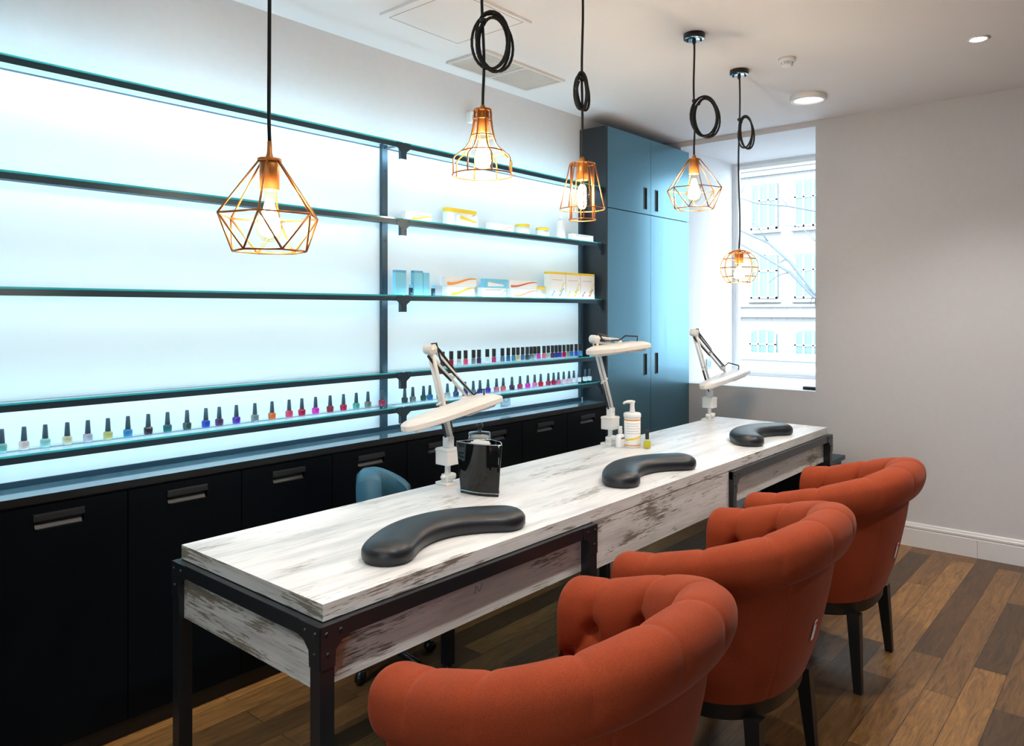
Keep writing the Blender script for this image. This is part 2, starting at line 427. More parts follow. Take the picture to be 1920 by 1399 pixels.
# window unit in the reveal: frame, sash, pane
w = bpy.data.objects.new('window_1', None); COL.objects.link(w); w['kind'] = 'structure'; w.location = (0, 6.26, 0)
b = MB()
def rectframe(b, x0, x1, z0, z1, wd, y0, y1):
    b.box((x0, y0, z0), (x0+wd, y1, z1)); b.box((x1-wd, y0, z0), (x1, y1, z1))
    b.box((x0+wd, y0, z0), (x1-wd, y1, z0+wd)); b.box((x0+wd, y0, z1-wd), (x1-wd, y1, z1))
rectframe(b, WX0, WX1, WZ0, WZ1, 0.022, 0.0, 0.05)
b.build('window_frame', M_grey, w)
b = MB(); rectframe(b, WX0+0.022, WX1-0.022, WZ0+0.022, WZ1-0.022, 0.030, 0.012, 0.05)
b.build('sash', M_white, w)
b = MB(); b.box((WX0+0.052, 0.028, WZ0+0.052), (WX1-0.052, 0.034, WZ1-0.052)); b.build('glass_pane', M_pane, w)
w = bpy.data.objects.new('added_fill_window', None); COL.objects.link(w); w['kind'] = 'structure'; w.location = (0, YB-0.2, 0)  # unseen rear window, added for cool daylight fill
b = MB(); rectframe(b, BX0, BX1, BZ0, BZ1, 0.05, 0.0, 0.05)
for xx in (0.9,): b.box((xx-0.025, 0, BZ0+0.05), (xx+0.025, 0.05, BZ1-0.05))
b.build('window_frame', M_grey, w)
b = MB(); b.box((BX0+0.05, 0.022, BZ0+0.05), (BX1-0.05, 0.028, BZ1-0.05)); b.build('glass_pane', M_pane, w)
# skirting along the window wall
b = MB()
prof = [(0,0),(0.018,0),(0.018,0.108),(0.014,0.111),(0.014,0.116),(0.018,0.120),(0.018,0.130),(0.012,0.138),(0.012,0.143),(0.006,0.150),(0,0.150)]
rings = [[(x, YW-p[0], p[1]) for p in prof] for x in (-1.95, XR)]
b.layers(rings, smooth=False)
b.box((-0.835, YW-0.0186, 0.002), (-0.8335, YW-0.017, 0.107), 1)
struct(b.build('baseboard_front', [M_skirt, M_gap]))

# ------------------------------------------------------------------ outside
yF = 24.0
b = MB(); b.box((-40, -40, -1.75), (30, 40, -1.55)); struct(b.build('street', M_street), 'grey street below the window')
fc = thing('street_apartment_building', 'pale brick apartment building seen through the window across the street', 'building', (-9.0, yF, -1.55))
b = MB(); b.box((-14, 0, 0), (16, 6, 15)); b.build('wall', M_facade, fc)
b = MB()
b.box((-14, -0.18, 7.62), (16, 0, 7.82)); b.box((-14, -0.10, 7.45), (16, 0, 7.62))
b.box((-14, -0.16, 2.85), (16, 0, 2.98)); b.box((-14, -0.10, 3.18), (16, 0, 3.26))
b.build('cornice', M_facade_trim, fc)
def ext_window(cx, zb, wd, ht, arch=False):
    X = cx+9.0; Z = zb+1.55
    pts = [(-wd/2, 0), (wd/2, 0), (wd/2, ht)]
    if arch:
        pts[2] = (wd/2, ht-0.14)
        pts += [(wd/2*cos(a), ht-0.14+0.14*sin(a)) for a in [pi*k/8 for k in range(1, 8)]]
        pts.append((-wd/2, ht-0.14))
    else: pts.append((-wd/2, ht))
    R = Matrix(((1,0,0,X),(0,0,1,0),(0,1,0,Z),(0,0,0,1)))
    b = MB()
    b.prism(pts, -0.05, -0.012, 0, M=R)
    f = b.build('window', M_extwin, fc)
    b = MB()
    for x0, x1, z0, z1 in ((-wd/2, -wd/2+0.06, 0, ht-0.1), (wd/2-0.06, wd/2, 0, ht-0.1), (-wd/6-0.03, -wd/6+0.03, 0, ht-0.06), (wd/6-0.03, wd/6+0.03, 0, ht-0.06), (-wd/2, wd/2, ht*0.62, ht*0.62+0.05), (-wd/2, wd/2, 0, 0.06)):
        b.box((X+x0, -0.09, Z+z0), (X+x1, -0.052, Z+z1))
    b.box((X-wd/2-0.1, -0.16, Z-0.12), (X+wd/2+0.1, -0.0, Z-0.03))
    b.build('window_bars', M_extframe, f)
for cx, zb, ht, ar in ((-9.73,4.15,1.47,0),(-8.3,4.15,1.47,0),(-9.73,1.90,1.40,0),(-8.3,1.90,1.40,0),(-9.77,-0.40,1.28,1),(-8.3,-0.40,1.28,1),(-11.25,4.15,1.47,0),(-11.25,1.90,1.40,0)):
    ext_window(cx, zb, 0.88, ht, bool(ar))
kb = thing('street_kiosk', 'white street kiosk with a row of blue windows seen low in the window', 'kiosk', (-8.0, 21.6, -1.55))
b = MB(); b.box((-2.3, 0, 0), (2.6, 1.9, 1.62), bevel=0.03); b.build('body', M_awn, kb)
b = MB(); b.box((-2.4, -0.12, 1.62), (2.7, 2.0, 1.72)); b.build('roof', M_awn, kb)
for k in range(6):
    b = MB(); b.box((-1.1+k*0.44, -0.02, 1.06), (-1.1+k*0.44+0.36, 0.01, 1.33)); b.build('window', M_awnwin, kb)
for k in range(6):
    b = MB(); b.box((-1.1+k*0.44, -0.02, 0.90), (-1.1+k*0.44+0.36, 0.01, 0.98)); b.build('vent_panel', M_grey, kb)
tr = thing('street_tree', 'bare street tree whose thin branches cross the window', 'tree', (-3.4, 14.0, -1.55))
b = MB(); b.tube([(0,0,0),(0.03,0,1.2),(-0.02,0,2.4),(0.05,0,4.2),(0.0,0.1,6.0)], [0.16,0.14,0.12,0.08,0.03], 8); b.build('trunk', M_bark, tr)
def branch(pts, r):
    b = MB(); n = len(pts)
    b.tube(pts, [r*(1-0.75*i/(n-1)) for i in range(n)], 6)
    rnd = random.Random(int(pts[-1][2]*1000))
    for i in range(1, n-1):
        p = Vector(pts[i]); d = Vector((rnd.uniform(-0.5,0.2), rnd.uniform(-0.3,0.3), rnd.uniform(-0.5,0.5)))
        b.tube([p, p+d*0.5+Vector((0,0,0.05)), p+d], [r*0.35, r*0.22, r*0.1], 5)
    b.build('branch', M_bark, tr)
branch([(0,0,2.9),(-1.34,0,3.37),(-1.80,0,3.97),(-2.2,0,4.34),(-2.79,0,4.63),(-3.3,0,4.75)], 0.05)
branch([(0,0,2.7),(-1.37,0,3.32),(-1.80,0,3.77),(-2.31,0,4.09),(-2.79,0,4.37),(-3.3,0,4.5)], 0.045)
branch([(0,0,4.6),(-0.9,0,4.75),(-1.83,0,5.0),(-2.4,0,5.1),(-2.79,0,5.25),(-3.2,0,5.3)], 0.025)
branch([(0,0,3.2),(-1.0,0,3.9),(-1.3,0,4.3),(-1.6,0,4.6),(-1.9,0,4.65)], 0.02)

# ------------------------------------------------------------------ base cabinets and worktop
XF = -2.757
PITCH = 0.4335
seams = [1.139+PITCH*k for k in range(-2, 8)]
seams[-1] = 4.173
nth_from_tall = ['next to the tall cabinet'] + [ORD[k]+' from the tall cabinet' for k in range(2, 12)]
def make_base(y0, y1, label):
    t = thing('base_cabinet', label, 'cabinet', (XF, y0, 0), 0, 'black base cabinets along the wall')
    wd = y1-y0
    b = MB(); b.box((-0.200, 0.0, 0.0), (-0.035, wd, 0.055)); b.box((-0.2135, 0.0, 0.055), (-0.021, wd, 0.872)); b.build('carcass', M_black, t)
    b = MB(); b.box((-0.035, 0, 0), (-0.012, wd, 0.057)); b.build('plinth', M_black, t)
    b = MB()
    hy0, hy1, hz0, hz1 = 0.138, 0.291, 0.790, 0.838
    g = 0.0025
    # door front as four strips around the grip opening
    b.box((-0.02, g, 0.060), (0, wd-g, hz0)); b.box((-0.02, g, hz1), (0, wd-g, 0.866))
    b.box((-0.02, g, hz0), (0, hy0, hz1)); b.box((-0.02, hy1, hz0), (0, wd-g, hz1))
    d = b.build('door', M_base_door, t)
    b = MB()
    b.box((-0.020, hy0, hz0), (-0.016, hy1, hz1))
    b.box((-0.016, hy0, hz1-0.006), (0.006, hy1, hz1+0.003), bevel=0.0015); b.box((0.000, hy0, hz1-0.020), (0.007, hy1, hz1), bevel=0.002)
    b.box((-0.016, hy0+0.012, hz0-0.001), (0.002, hy1-0.004, hz0+0.002))
    b.layers([[(x, y, z) for x, z in ((-0.016, hz0+0.002), (-0.002, hz0+0.002), (-0.012, hz0+0.018), (-0.016, hz0+0.018))] for y in (hy0+0.006, hy1-0.006)], smooth=False)
    b.build('handle', M_handle, d)
    return t
nb = len(seams)-1
base = None
for k in range(nb):
    lab = 'black base cabinet with recessed grip under the worktop, '+nth_from_tall[nb-1-k]
    y0, y1 = seams[k], seams[k+1]
    if base is None: base = make_base(y0, y0+PITCH, lab)
    else: dup(base, (XF, y0, 0), lab)
b = MB(); b.box((XW+0.005, seams[0], 0.875), (XF, 4.173, 0.902), bevel=0.0015)
wt = b.build('worktop', [M_worktop, M_black])
for p in wt.data.polygons:
    if p.normal.x > 0.5: p.material_index = 1
tag(wt, 'long glossy black worktop over the base cabinets', 'worktop')

# ------------------------------------------------------------------ tall cabinet
TY0, TY1 = 4.173, 5.324
tc_ = thing('tall_cabinet', 'tall slate blue double-door cabinet in the corner beside the window', 'cabinet', (XF, TY0, 0))
b = MB(); D = XF-XW-0.004
b.box((-D, 0, 0), (-0.022, 1.151, 2.722)); b.box((-0.022, 0, 0), (-0.001, 0.012, 2.715)); b.build('carcass', M_tallside, tc_)
def tall_door(y0, y1, z0, z1, hy, hz0, hz1):
    hw = 0.020
    b = MB()
    b.box((-0.021, y0, z0), (0, y1, hz0)); b.box((-0.021, y0, hz1), (0, y1, z1))
    b.box((-0.021, y0, hz0), (0, hy-hw, hz1)); b.box((-0.021, hy+hw, hz0), (0, y1, hz1))
    d = b.build('door', M_tall, tc_)
    b = MB(); b.box((-0.0205, hy-hw, hz0), (-0.017, hy+hw, hz1)); b.box((-0.017, hy-hw, hz0), (0.003, hy-hw+0.012, hz1), bevel=0.001)
    b.box((-0.017, hy+hw-0.004, hz0), (0.002, hy+hw, hz1)); b.box((-0.017, hy-hw, hz0), (0.002, hy+hw, hz0+0.004)); b.box((-0.017, hy-hw, hz1-0.004), (0.002, hy+hw, hz1))
    b.build('handle', M_black, d)
for y0, y1, hy in ((0.014, 0.5685, 0.496), (0.5725, 1.149, 0.653)):
    tall_door(y0, y1, 2.186, 2.722, hy, 2.218, 2.372)
    tall_door(y0, y1, 0.06, 2.180, hy, 1.046, 1.198)
b = MB(); b.box((-0.03, 0, 0), (-0.012, 1.151, 0.058)); b.build('plinth', M_black, tc_)

# ------------------------------------------------------------------ lit wall shelving
XP = -2.945      # face of the white panel
XS = -2.790      # shelf front
YS0, YS1, YS2 = seams[0], 2.447, 4.172
b = MB()
b.box((XW+0.002, YS0, 0.9025), (XP, YS2-0.001, 2.335))
pn = tag(b.build('backing_panel', M_panel), 'long white backing panel glowing behind the glass shelves', 'panel')
b = MB(); b.box((XP, YS0, 0.9025), (XP+0.010, YS2-0.03, 0.922), bevel=0.001)
tag(b.build('bottom_rail', M_steel), 'dark steel rail along the foot of the lit panel on the worktop', 'rail')
for y, lab in ((YS1, 'dark steel upright dividing the two bays of lit shelves'), (4.140, 'dark steel upright of the lit shelves beside the tall cabinet')):
    b = MB(); b.box((XP, y-0.022, 0.922), (XP+0.009, y+0.022, 2.33)); b.box((XP+0.009, y-0.022, 0.922), (XP+0.02, y-0.014, 2.33))
    for z in (2.20, 1.85, 1.45, 1.10): b.lathe([(0,0),(0.005,0),(0.005,0.0005),(0,0.0005)], 10, M=Matrix.Translation((XP+0.0092, y+0.008, z)) @ Matrix.Rotation(pi/2, 4, 'Y'), mi=1)
    tag(b.build('shelf_upright', [M_steel, M_black]), lab, 'upright', 'steel uprights of the lit shelving')
SZ = [2.321, 1.950, 1.578, 1.205, 1.036]     # top of glass
SN = ['topmost', 'second', 'third', 'fourth', 'lowest']
def shelf(z, y0, y1, label, bracket):
    t = thing('glass_shelf', label, 'shelf', (XS, y0, z), 0, 'glass shelves of the lit wall unit')
    Ln = y1-y0
    gt = 0.008
    b = MB(); b.box((-0.148, 0.003, -gt), (0.0, Ln-0.003, 0))
    o = b.build('glass_pane', [M_glass, M_glassedge], t)
    for p in o.data.polygons:
        if p.normal.x > 0.9: p.material_index = 1
    b = MB(); b.box((-0.003, 0, -gt-0.021), (0.0, Ln, -gt+0.0005)); b.build('front_bar', M_steel, t)
    b = MB(); b.box((-0.148, 0, -gt-0.005), (-0.144, Ln, -gt)); b.build('rear_bar', M_steel, t)
    b = MB(); b.box((-0.0075, 0.02, -gt-0.017), (-0.0035, Ln-0.02, -gt-0.004)); b.build('led_strip', M_ledtop if z > 2.2 else M_led, t)
    for yy in bracket:
        b = MB()
        s = 1 if yy > Ln/2 else -1
        pts = [(-0.045, -gt+0.004), (0.045, -gt+0.004), (0.045, -gt-0.020), (0.018, -gt-0.040), (0.018, -gt-0.075), (-0.018, -gt-0.075), (-0.018, -gt-0.040), (-0.045, -gt-0.020)]
        R = Matrix(((0,0,1,0),(1,0,0,yy),(0,1,0,0),(0,0,0,1)))
        if yy < Ln-0.1 or not bracket_end:
            b.prism(pts, 0.0005, 0.003, M=R); b.box((-0.016, yy-0.018, -gt-0.075), (0.0005, yy-0.014, -gt-0.022))
        for (py, pz) in ((-0.03, -0.014), (0.03, -0.014), (-0.006, -0.045), (0.010, -0.062)):
            b.lathe([(0,0),(0.004,0),(0.003,0.002),(0,0.0025)], 8, M=Matrix.Translation((0.003, yy+py, pz)) @ Matrix.Rotation(pi/2, 4, 'Y'))
        # arm back to the upright
        b.box((-0.130, yy-0.012, -gt-0.006), (-0.0035, yy+0.012, -gt-0.0032))
        b.build('bracket', M_steel, t)
    return t
bracket_end = False
for z, n in zip(SZ, SN):
    shelf(z, YS0, YS1, n+' glass shelf of the long bay beside the empty lit panel', [YS1-YS0-0.001])
    # right bay carries the corner plate that screws to the tall cabinet
    t = shelf(z, YS1+0.001, YS2, n+' glass shelf of the bay beside the tall cabinet', [])
    b = MB(); Ln = YS2-YS1-0.001
    b.prism([(0,0.004),(0,-0.075),(-0.018,-0.075),(-0.022,-0.045),(-0.05,-0.028),(-0.05,0.004)], 0.0005, 0.003, M=Matrix(((0,0,1,0),(1,0,0,Ln),(0,1,0,-0.008),(0,0,0,1))))
    for (py, pz) in ((-0.035, -0.016), (-0.010, -0.016), (-0.010, -0.045), (-0.010, -0.068)):
        b.lathe([(0,0),(0.004,0),(0.003,0.002),(0,0.0025)], 8, M=Matrix.Translation((0.003, Ln+py, pz)) @ Matrix.Rotation(pi/2, 4, 'Y'))
    b.build('bracket', M_steel, t)

# outlet on the lit panel, sensor above, outlet in the reveal, small box on the sill
def outlet(name, label, loc, rot):
    t = thing(name, label, 'outlet', loc); t.rotation_euler = rot
    b = MB(); b.box((0, -0.041, -0.041), (0.008, 0.041, 0.041), bevel=0.002); b.build('plate', M_socketblue, t)
    b = MB(); b.lathe([(0.020,0.0082),(0.019,0.003),(0,0.003)], 20, M=Matrix.Rotation(pi/2, 4, 'Y')); b.lathe([(0.021,0.008),(0.021,0.0095),(0.0195,0.0095),(0.0195,0.008)], 20, M=Matrix.Rotation(pi/2, 4, 'Y'))
    b.build('socket_well', M_steel, t)
outlet('wall_outlet', 'small grey power outlet low on the lit panel', (XP, 3.375, 0.978), (0,0,0))
outlet('wall_outlet', 'small outlet on the white window reveal behind the far lamp', (WX0, 5.80, 1.062), (0,0,0))
t = thing('wall_mounted_sensor', 'small white sensor box high on the wall above the shelves', 'sensor', (XW, 3.10, 2.595))
b = MB(); b.box((0, -0.025, -0.03), (0.035, 0.025, 0.03), bevel=0.006); b.build('housing', M_white, t)
b = MB(); b.box((0.034, -0.012, -0.016), (0.037, 0.02, 0.012), bevel=0.001); b.build('lens', M_greyprint, t)
b = MB(); b.box((-0.05, -0.025, 0), (0.05, 0.025, 0.022), bevel=0.003)
tag(b.build('black_box', M_black, None, (-1.865, 5.43, WZ0)), 'small black box at the end of the white window sill', 'box')

# ------------------------------------------------------------------ nail polish bottles
glass_h = 0.042
def superr(w, d, z, n=20, p=3.0):
    out = []
    for k in range(n):
        a = 2*pi*k/n; c, s_ = cos(a), sin(a)
        out.append((d*math.copysign(abs(c)**(2/p), c), w*math.copysign(abs(s_)**(2/p), s_), z))
    return out
def bottle_meshes_round():
    b = MB(); b.layers([superr(0.0135,0.0135,0), superr(0.0145,0.0145,0.004), superr(0.0155,0.0155,0.028), superr(0.0145,0.0145,0.036), superr(0.007,0.007,0.040,p=2.0), superr(0.006,0.006,0.043,p=2.0)])
    g = b.build('bottle_glass', M_clear)
    b = MB(); b.layers([superr(0.0115,0.0115,0.010), superr(0.0130,0.0130,0.014), superr(0.0142,0.0142,0.028), superr(0.0132,0.0132,0.0355), superr(0.0045,0.0045,0.0395,p=2.0)])
    l = b.build('polish', M_clear)
    b = MB(); b.lathe([(0,0.0385),(0.0090,0.0385),(0.0092,0.041),(0.0066,0.083),(0.0058,0.0845),(0,0.0845)], 16)
    c = b.build('cap', M_capround)
    return g, l, c
def bottle_meshes_tall():
    b = MB(); b.lathe([(0,0),(0.0125,0),(0.0130,0.002),(0.0130,0.034),(0.011,0.039),(0.006,0.042),(0.006,0.044)], 20)
    g = b.build('bottle_glass', M_clear)
    b = MB(); b.lathe([(0,0.007),(0.0110,0.007),(0.0118,0.010),(0.0118,0.034),(0.0095,0.0385),(0,0.040)], 20)
    l = b.build('polish', M_clear)
    b = MB(); b.box((-0.0075,-0.0085,0.040), (0.0075,0.0085,0.083), bevel=0.0015)
    c = b.build('cap', M_black)
    return g, l, c
M_capround = pbr('slate_cap', (0.028,0.075,0.115), 0.45)
COLS = {'aqua':(0.25,0.62,0.62),'pale rose':(0.82,0.70,0.70),'pale aqua':(0.42,0.72,0.72),'cream':(0.78,0.75,0.58),'lilac grey':(0.62,0.64,0.72),'olive yellow':(0.62,0.62,0.30),
 'sky blue':(0.05,0.36,0.66),'blackberry':(0.035,0.03,0.06),'dark teal':(0.02,0.22,0.24),'slate green':(0.05,0.13,0.14),'royal blue':(0.02,0.10,0.58),'plum':(0.12,0.05,0.16),'dusk blue':(0.06,0.10,0.22),
 'violet':(0.14,0.06,0.52),'grey':(0.30,0.36,0.38),'orange':(0.80,0.22,0.05),'hot pink':(0.85,0.10,0.24),'crimson':(0.62,0.01,0.09),'magenta':(0.85,0.06,0.62),'dark red':(0.40,0.02,0.06),'cherry':(0.60,0.03,0.10),
 'mint':(0.12,0.52,0.46),'smoke grey':(0.26,0.29,0.28),'wine red':(0.42,0.02,0.10),'dark green':(0.02,0.13,0.12),'blue':(0.04,0.26,0.55),'charcoal':(0.05,0.07,0.09),'rose':(0.70,0.22,0.36),'salmon':(0.82,0.22,0.24),
 'raspberry':(0.62,0.06,0.20),'pink':(0.85,0.32,0.60),'red':(0.75,0.02,0.05),'pale pink':(0.85,0.62,0.70),'milky white':(0.82,0.82,0.83),'clear':(0.80,0.85,0.87),'silver':(0.55,0.60,0.62),'teal':(0.05,0.36,0.42),'beige':(0.68,0.55,0.40),'steel blue':(0.14,0.28,0.42),'navy blue':(0.03,0.08,0.34)}
LM = {k: liquid('polish_'+k.replace(' ', '_'), v) for k, v in COLS.items()}
protos = {}
def place_bottle(kind, y, z, colname, label, group, x):
    r = thing('nail_polish_bottle', label, 'nail polish', (x, y, z), 0, group)
    if kind not in protos:
        objs = bottle_meshes_round() if kind == 'round' else bottle_meshes_tall()
        protos[kind] = objs
        use = objs; first = True
    else: first = False
    parts = []
    for o in protos[kind]:
        if first: c = o
        else:
            c = o.copy(); COL.objects.link(c)
        c.parent = r
        if o.name.startswith('polish'):
            if first:
                pass
            else:
                c.data = o.data
            c.material_slots[0].link = 'OBJECT'; c.material_slots[0].material = LM[colname]
        parts.append(c)
    return r
rowA = [(0.837,'pale rose'),(0.899,'pale aqua'),(0.966,'cream'),(1.031,'lilac grey'),(1.097,'olive yellow'),(1.165,'sky blue'),(1.237,'blackberry'),(1.308,'dark teal'),(1.383,'slate green'),(1.458,'royal blue'),(1.513,'plum'),(1.586,'violet'),(1.668,'grey'),(1.747,'orange'),(1.829,'hot pink'),(1.892,'crimson'),(1.962,'magenta'),(2.039,'dark red'),(2.112,'cherry'),(2.184,'mint'),(2.252,'smoke grey'),(2.337,'wine red')]
rowA = [(0.774,'aqua')]+rowA
rowB = [(2.480,'slate green'),(2.533,'grey'),(2.605,'dark green'),(2.649,'blue'),(2.716,'charcoal'),(2.774,'silver'),(2.837,'dusk blue'),(2.906,'navy blue'),(2.970,'steel blue'),(3.023,'royal blue'),(3.088,'violet'),(3.159,'rose'),(3.216,'salmon'),(3.292,'plum'),(3.364,'raspberry'),(3.435,'magenta'),(3.500,'pink'),(3.558,'red'),(3.632,'cherry'),(3.685,'crimson'),(3.734,'rose'),(3.789,'pale pink'),(3.845,'pale pink'),(3.896,'milky white'),(3.952,'milky white'),(4.020,'clear'),(4.068,'clear')]
rowC = [(2.739,'charcoal'),(2.802,'crimson'),(2.861,'silver'),(2.910,'hot pink'),(2.972,'grey'),(3.015,'plum'),(3.082,'clear'),(3.137,'raspberry'),(3.209,'steel blue'),(3.260,'blue'),(3.306,'teal'),(3.345,'beige'),(3.388,'steel blue'),(3.430,'slate green'),(3.467,'grey'),(3.502,'silver'),(3.538,'magenta'),(3.590,'salmon'),(3.632,'silver'),(3.674,'plum'),(3.712,'navy blue'),(3.750,'violet'),(3.792,'crimson'),(3.834,'grey'),(3.873,'blue'),(3.920,'royal blue'),(3.969,'sky blue')]
for k, (y, c) in enumerate(rowA):
    place_bottle('round', y, SZ[4]+0.0005, c, f'{c} nail polish, {ORD[len(rowA)-k]} bottle back from the dividing upright on the long lowest shelf', 'polishes on the long lowest shelf', -2.82)
for k, (y, c) in enumerate(rowB):
    place_bottle('round', y, SZ[4]+0.0005, c, f'{c} nail polish, {ORD[k+1]} bottle past the dividing upright towards the tall cabinet, lowest shelf', 'polishes on the lowest shelf by the tall cabinet', -2.82)
for k, (y, c) in enumerate(rowC):
    place_bottle('tall', y, SZ[3]+0.0005, c, f'{c} tall-capped nail polish, {ORD[k+1]} of the upper polish row counted from the dividing upright', 'tall-capped polishes on the fourth shelf', -2.82)

# ------------------------------------------------------------------ boxes on the upper shelves
def swoosh(y0, y1, z0, z1, th, x):
    """a ribbon on a face at depth x, running from lower y0,z0 to upper y1,z1"""
    b = MB(); n = 14
    up, lo = [], []
    for k in range(n+1):
        u = k/n; y = y0+(y1-y0)*u
        z = z0+(z1-z0)*(u*u*(3-2*u)) - 0.12*(z1-z0)*sin(pi*2*u)*0.5
        t_ = th*(0.35+0.65*(1-u))
        lo.append(b.bm.verts.new((x, y, z))); up.append(b.bm.verts.new((x, y, z+t_)))
    for k in range(n):
        b.bm.faces.new((lo[k], lo[k+1], up[k+1], up[k]))
    r = bmesh.ops.extrude_face_region(b.bm, geom=b.bm.faces[:])
    for v in r['geom']:
        if isinstance(v, bmesh.types.BMVert): v.co.x -= 0.0006
    return b
def pbox(label, y0, y1, z, h, dx=0.034, x1=-2.825, top=None, sw=None, mat=None, cat='box', group='treatment boxes on the glass shelves', name='product_box', toph=None, lines=0):
    t = thing(name, label, cat, (x1, (y0+y1)/2, z), 0, group)
    w2 = (y1-y0)/2
    hb = h-(toph or 0.012) if top else h
    b = MB(); b.box((-dx, -w2, 0), (0, w2, hb), bevel=0.0012); b.build('carton', mat or M_paper, t)
    if top:
        b = MB(); b.box((-dx, -w2, hb), (0, w2, h), bevel=0.0012); b.build('coloured_top', top, t)
    if sw:
        for m, u0, u1, a0, a1, th in sw:
            swoosh(-w2+2*w2*u0, -w2+2*w2*u1, h*a0, h*a1, h*th, 0.0007).build('printed_swoosh', m, t)
    for k in range(lines):
        b = MB(); b.box((-0.0002, -w2*0.7, hb*(0.75-0.14*k)), (0.0006, w2*(0.6-0.2*(k % 2)), hb*(0.75-0.14*k)+0.003)); b.build('printed_line', M_greyprint, t)
    return t
z2, z3 = SZ[1]+0.0005, SZ[2]+0.0005
pbox('low white box with yellow swoosh beside the dividing upright on the second shelf', 2.49, 2.665, z2, 0.046, sw=[(M_sw_yellow,0.25,1.0,0.12,0.55,0.28)])
pbox('white and yellow box with yellow top standing behind a smaller box, second shelf', 2.815, 3.04, z2, 0.100, dx=0.035, x1=-2.862, top=M_sw_yellow, toph=0.022, sw=[(M_sw_blue,0.72,0.95,0.55,0.72,0.10)])
pbox('smaller white box with yellow swoosh in front of the yellow-topped box, second shelf', 2.87, 3.01, z2, 0.062, dx=0.03, sw=[(M_sw_yellow,0.02,0.95,0.62,0.45,0.30)])
pbox('low white box with thin orange swoosh, middle of the second shelf', 3.114, 3.311, z2, 0.042, sw=[(M_sw_orange,0.3,1.0,0.05,0.7,0.14)])
def jar(label, y, z, r, h, lid=M_sw_yellow, lidh=0.016):
    t = thing('cream_jar', label, 'jar', (-2.855, y, z), 0, 'yellow-lidded jars on the glass shelves')
    b = MB(); b.lathe([(0,0),(r*0.95,0),(r,0.003),(r,h-lidh),(0,h-lidh)], 24); b.build('body', M_paper, t)
    b = MB(); b.lathe([(0,h-lidh),(r*1.02,h-lidh),(r*1.02,h-0.002),(r*0.98,h),(0,h)], 24); b.build('lid', lid, t)
jar('yellow-lidded white jar beside the low orange-swoosh box on the second shelf', 3.428, z2, 0.042, 0.060)
jar('yellow-lidded white jar next to the tall white bottle on the second shelf', 3.618, z2, 0.040, 0.056)
t = thing('tall_lotion_bottle', 'slim tall white bottle behind the cage lamp on the second shelf', 'bottle', (-2.855, 3.805, z2))
b = MB(); b.lathe([(0,0),(0.026,0),(0.027,0.003),(0.027,0.105),(0.012,0.118),(0,0.118)], 20); b.build('body', M_paper, t)
b = MB(); b.lathe([(0,0.118),(0.012,0.118),(0.011,0.142),(0,0.142)], 16); b.build('cap', M_white, t)
pbox('low pale carton at the tall-cabinet end of the second shelf', 3.889, 4.121, z2, 0.042, lines=1)
# third shelf
pbox('blue and clear tall pack next to the dividing upright on the third shelf', 2.425, 2.495, z3, 0.122, mat=M_sw_sky, top=M_sw_blue, lines=0, dx=0.022)
pbox('white-fronted blue tall pack, second from the dividing upright on the third shelf', 2.545, 2.606, z3, 0.124, mat=M_sw_sky, top=M_sw_blue, dx=0.022)
pbox('narrow blue tall pack between two small dark tubes on the third shelf', 2.609, 2.652, z3, 0.116, mat=M_sw_sky, top=M_sw_sky, dx=0.022)
for y, lab in ((2.520, 'small dark tube between the first two blue packs'), (2.672, 'small dark tube beyond the third blue pack')):
    t = thing('small_tube', lab+' on the third shelf', 'tube', (-2.82, y, z3), 0, 'small dark tubes')
    b = MB(); b.lathe([(0,0),(0.010,0),(0.0105,0.036),(0,0.036)], 14); b.build('cap', M_steel, t)
    b = MB(); b.lathe([(0,0.036),(0.010,0.036),(0.008,0.052),(0,0.054)], 14); b.build('body', M_sw_sky, t)
def stack(lo, hi): 
    pass
pbox('white box with yellow swoosh, lower of the orange-swoosh pair on the third shelf', 2.775, 2.985, z3, 0.053, sw=[(M_sw_yellow,0.15,1.0,0.08,0.78,0.28)], lines=0)
pbox('white box with orange swoosh stacked on the yellow-swoosh box', 2.759, 2.998, z3+0.0535, 0.048, sw=[(M_sw_orange,0.08,1.0,0.08,0.78,0.34)])
pbox('white box with blue corner, lower of the blue pair on the third shelf', 3.045, 3.245, z3, 0.050, sw=[(M_sw_blue,0.75,1.0,0.2,0.7,0.10)], lines=1)
pbox('pale blue box stacked on the blue-cornered box', 3.07, 3.262, z3+0.0505, 0.050, mat=M_sw_sky, sw=[(M_paper,0.12,0.8,0.15,0.2,0.5)])
pbox('white box with faint peach swoosh, lower of the red-swoosh pair on the third shelf', 3.29, 3.522, z3, 0.052, sw=[(M_sw_orange,0.15,1.0,0.08,0.74,0.16)])
pbox('white box with brick red swoosh stacked on the peach-swoosh box', 3.275, 3.527, z3+0.0525, 0.046, sw=[(M_sw_red,0.05,1.0,0.1,0.75,0.30)])
jar('yellow-lidded white jar squeezed between boxes on the third shelf', 3.583, z3, 0.042, 0.068)
for k, (y0, y1, mm, lab) in enumerate(((3.655, 3.815, M_sw_blue, 'tall yellow-topped box with blue dashes on the third shelf'), (3.82, 3.975, M_sw_yellow, 'tall yellow-topped box with yellow dashes between two others on the third shelf'), (3.98, 4.135, M_sw_red, 'tall yellow-topped box with red dashes at the tall-cabinet end of the third shelf'))):
    pbox(lab, y0, y1, z3, 0.163, top=M_sw_yellow, toph=0.014, sw=[(mm,0.10,0.32,0.06,0.24,0.09),(mm,0.58,0.9,0.06,0.34,0.10),(M_sw_yellow,0.62,0.96,0.22,0.56,0.08)], dx=0.045, lines=1)

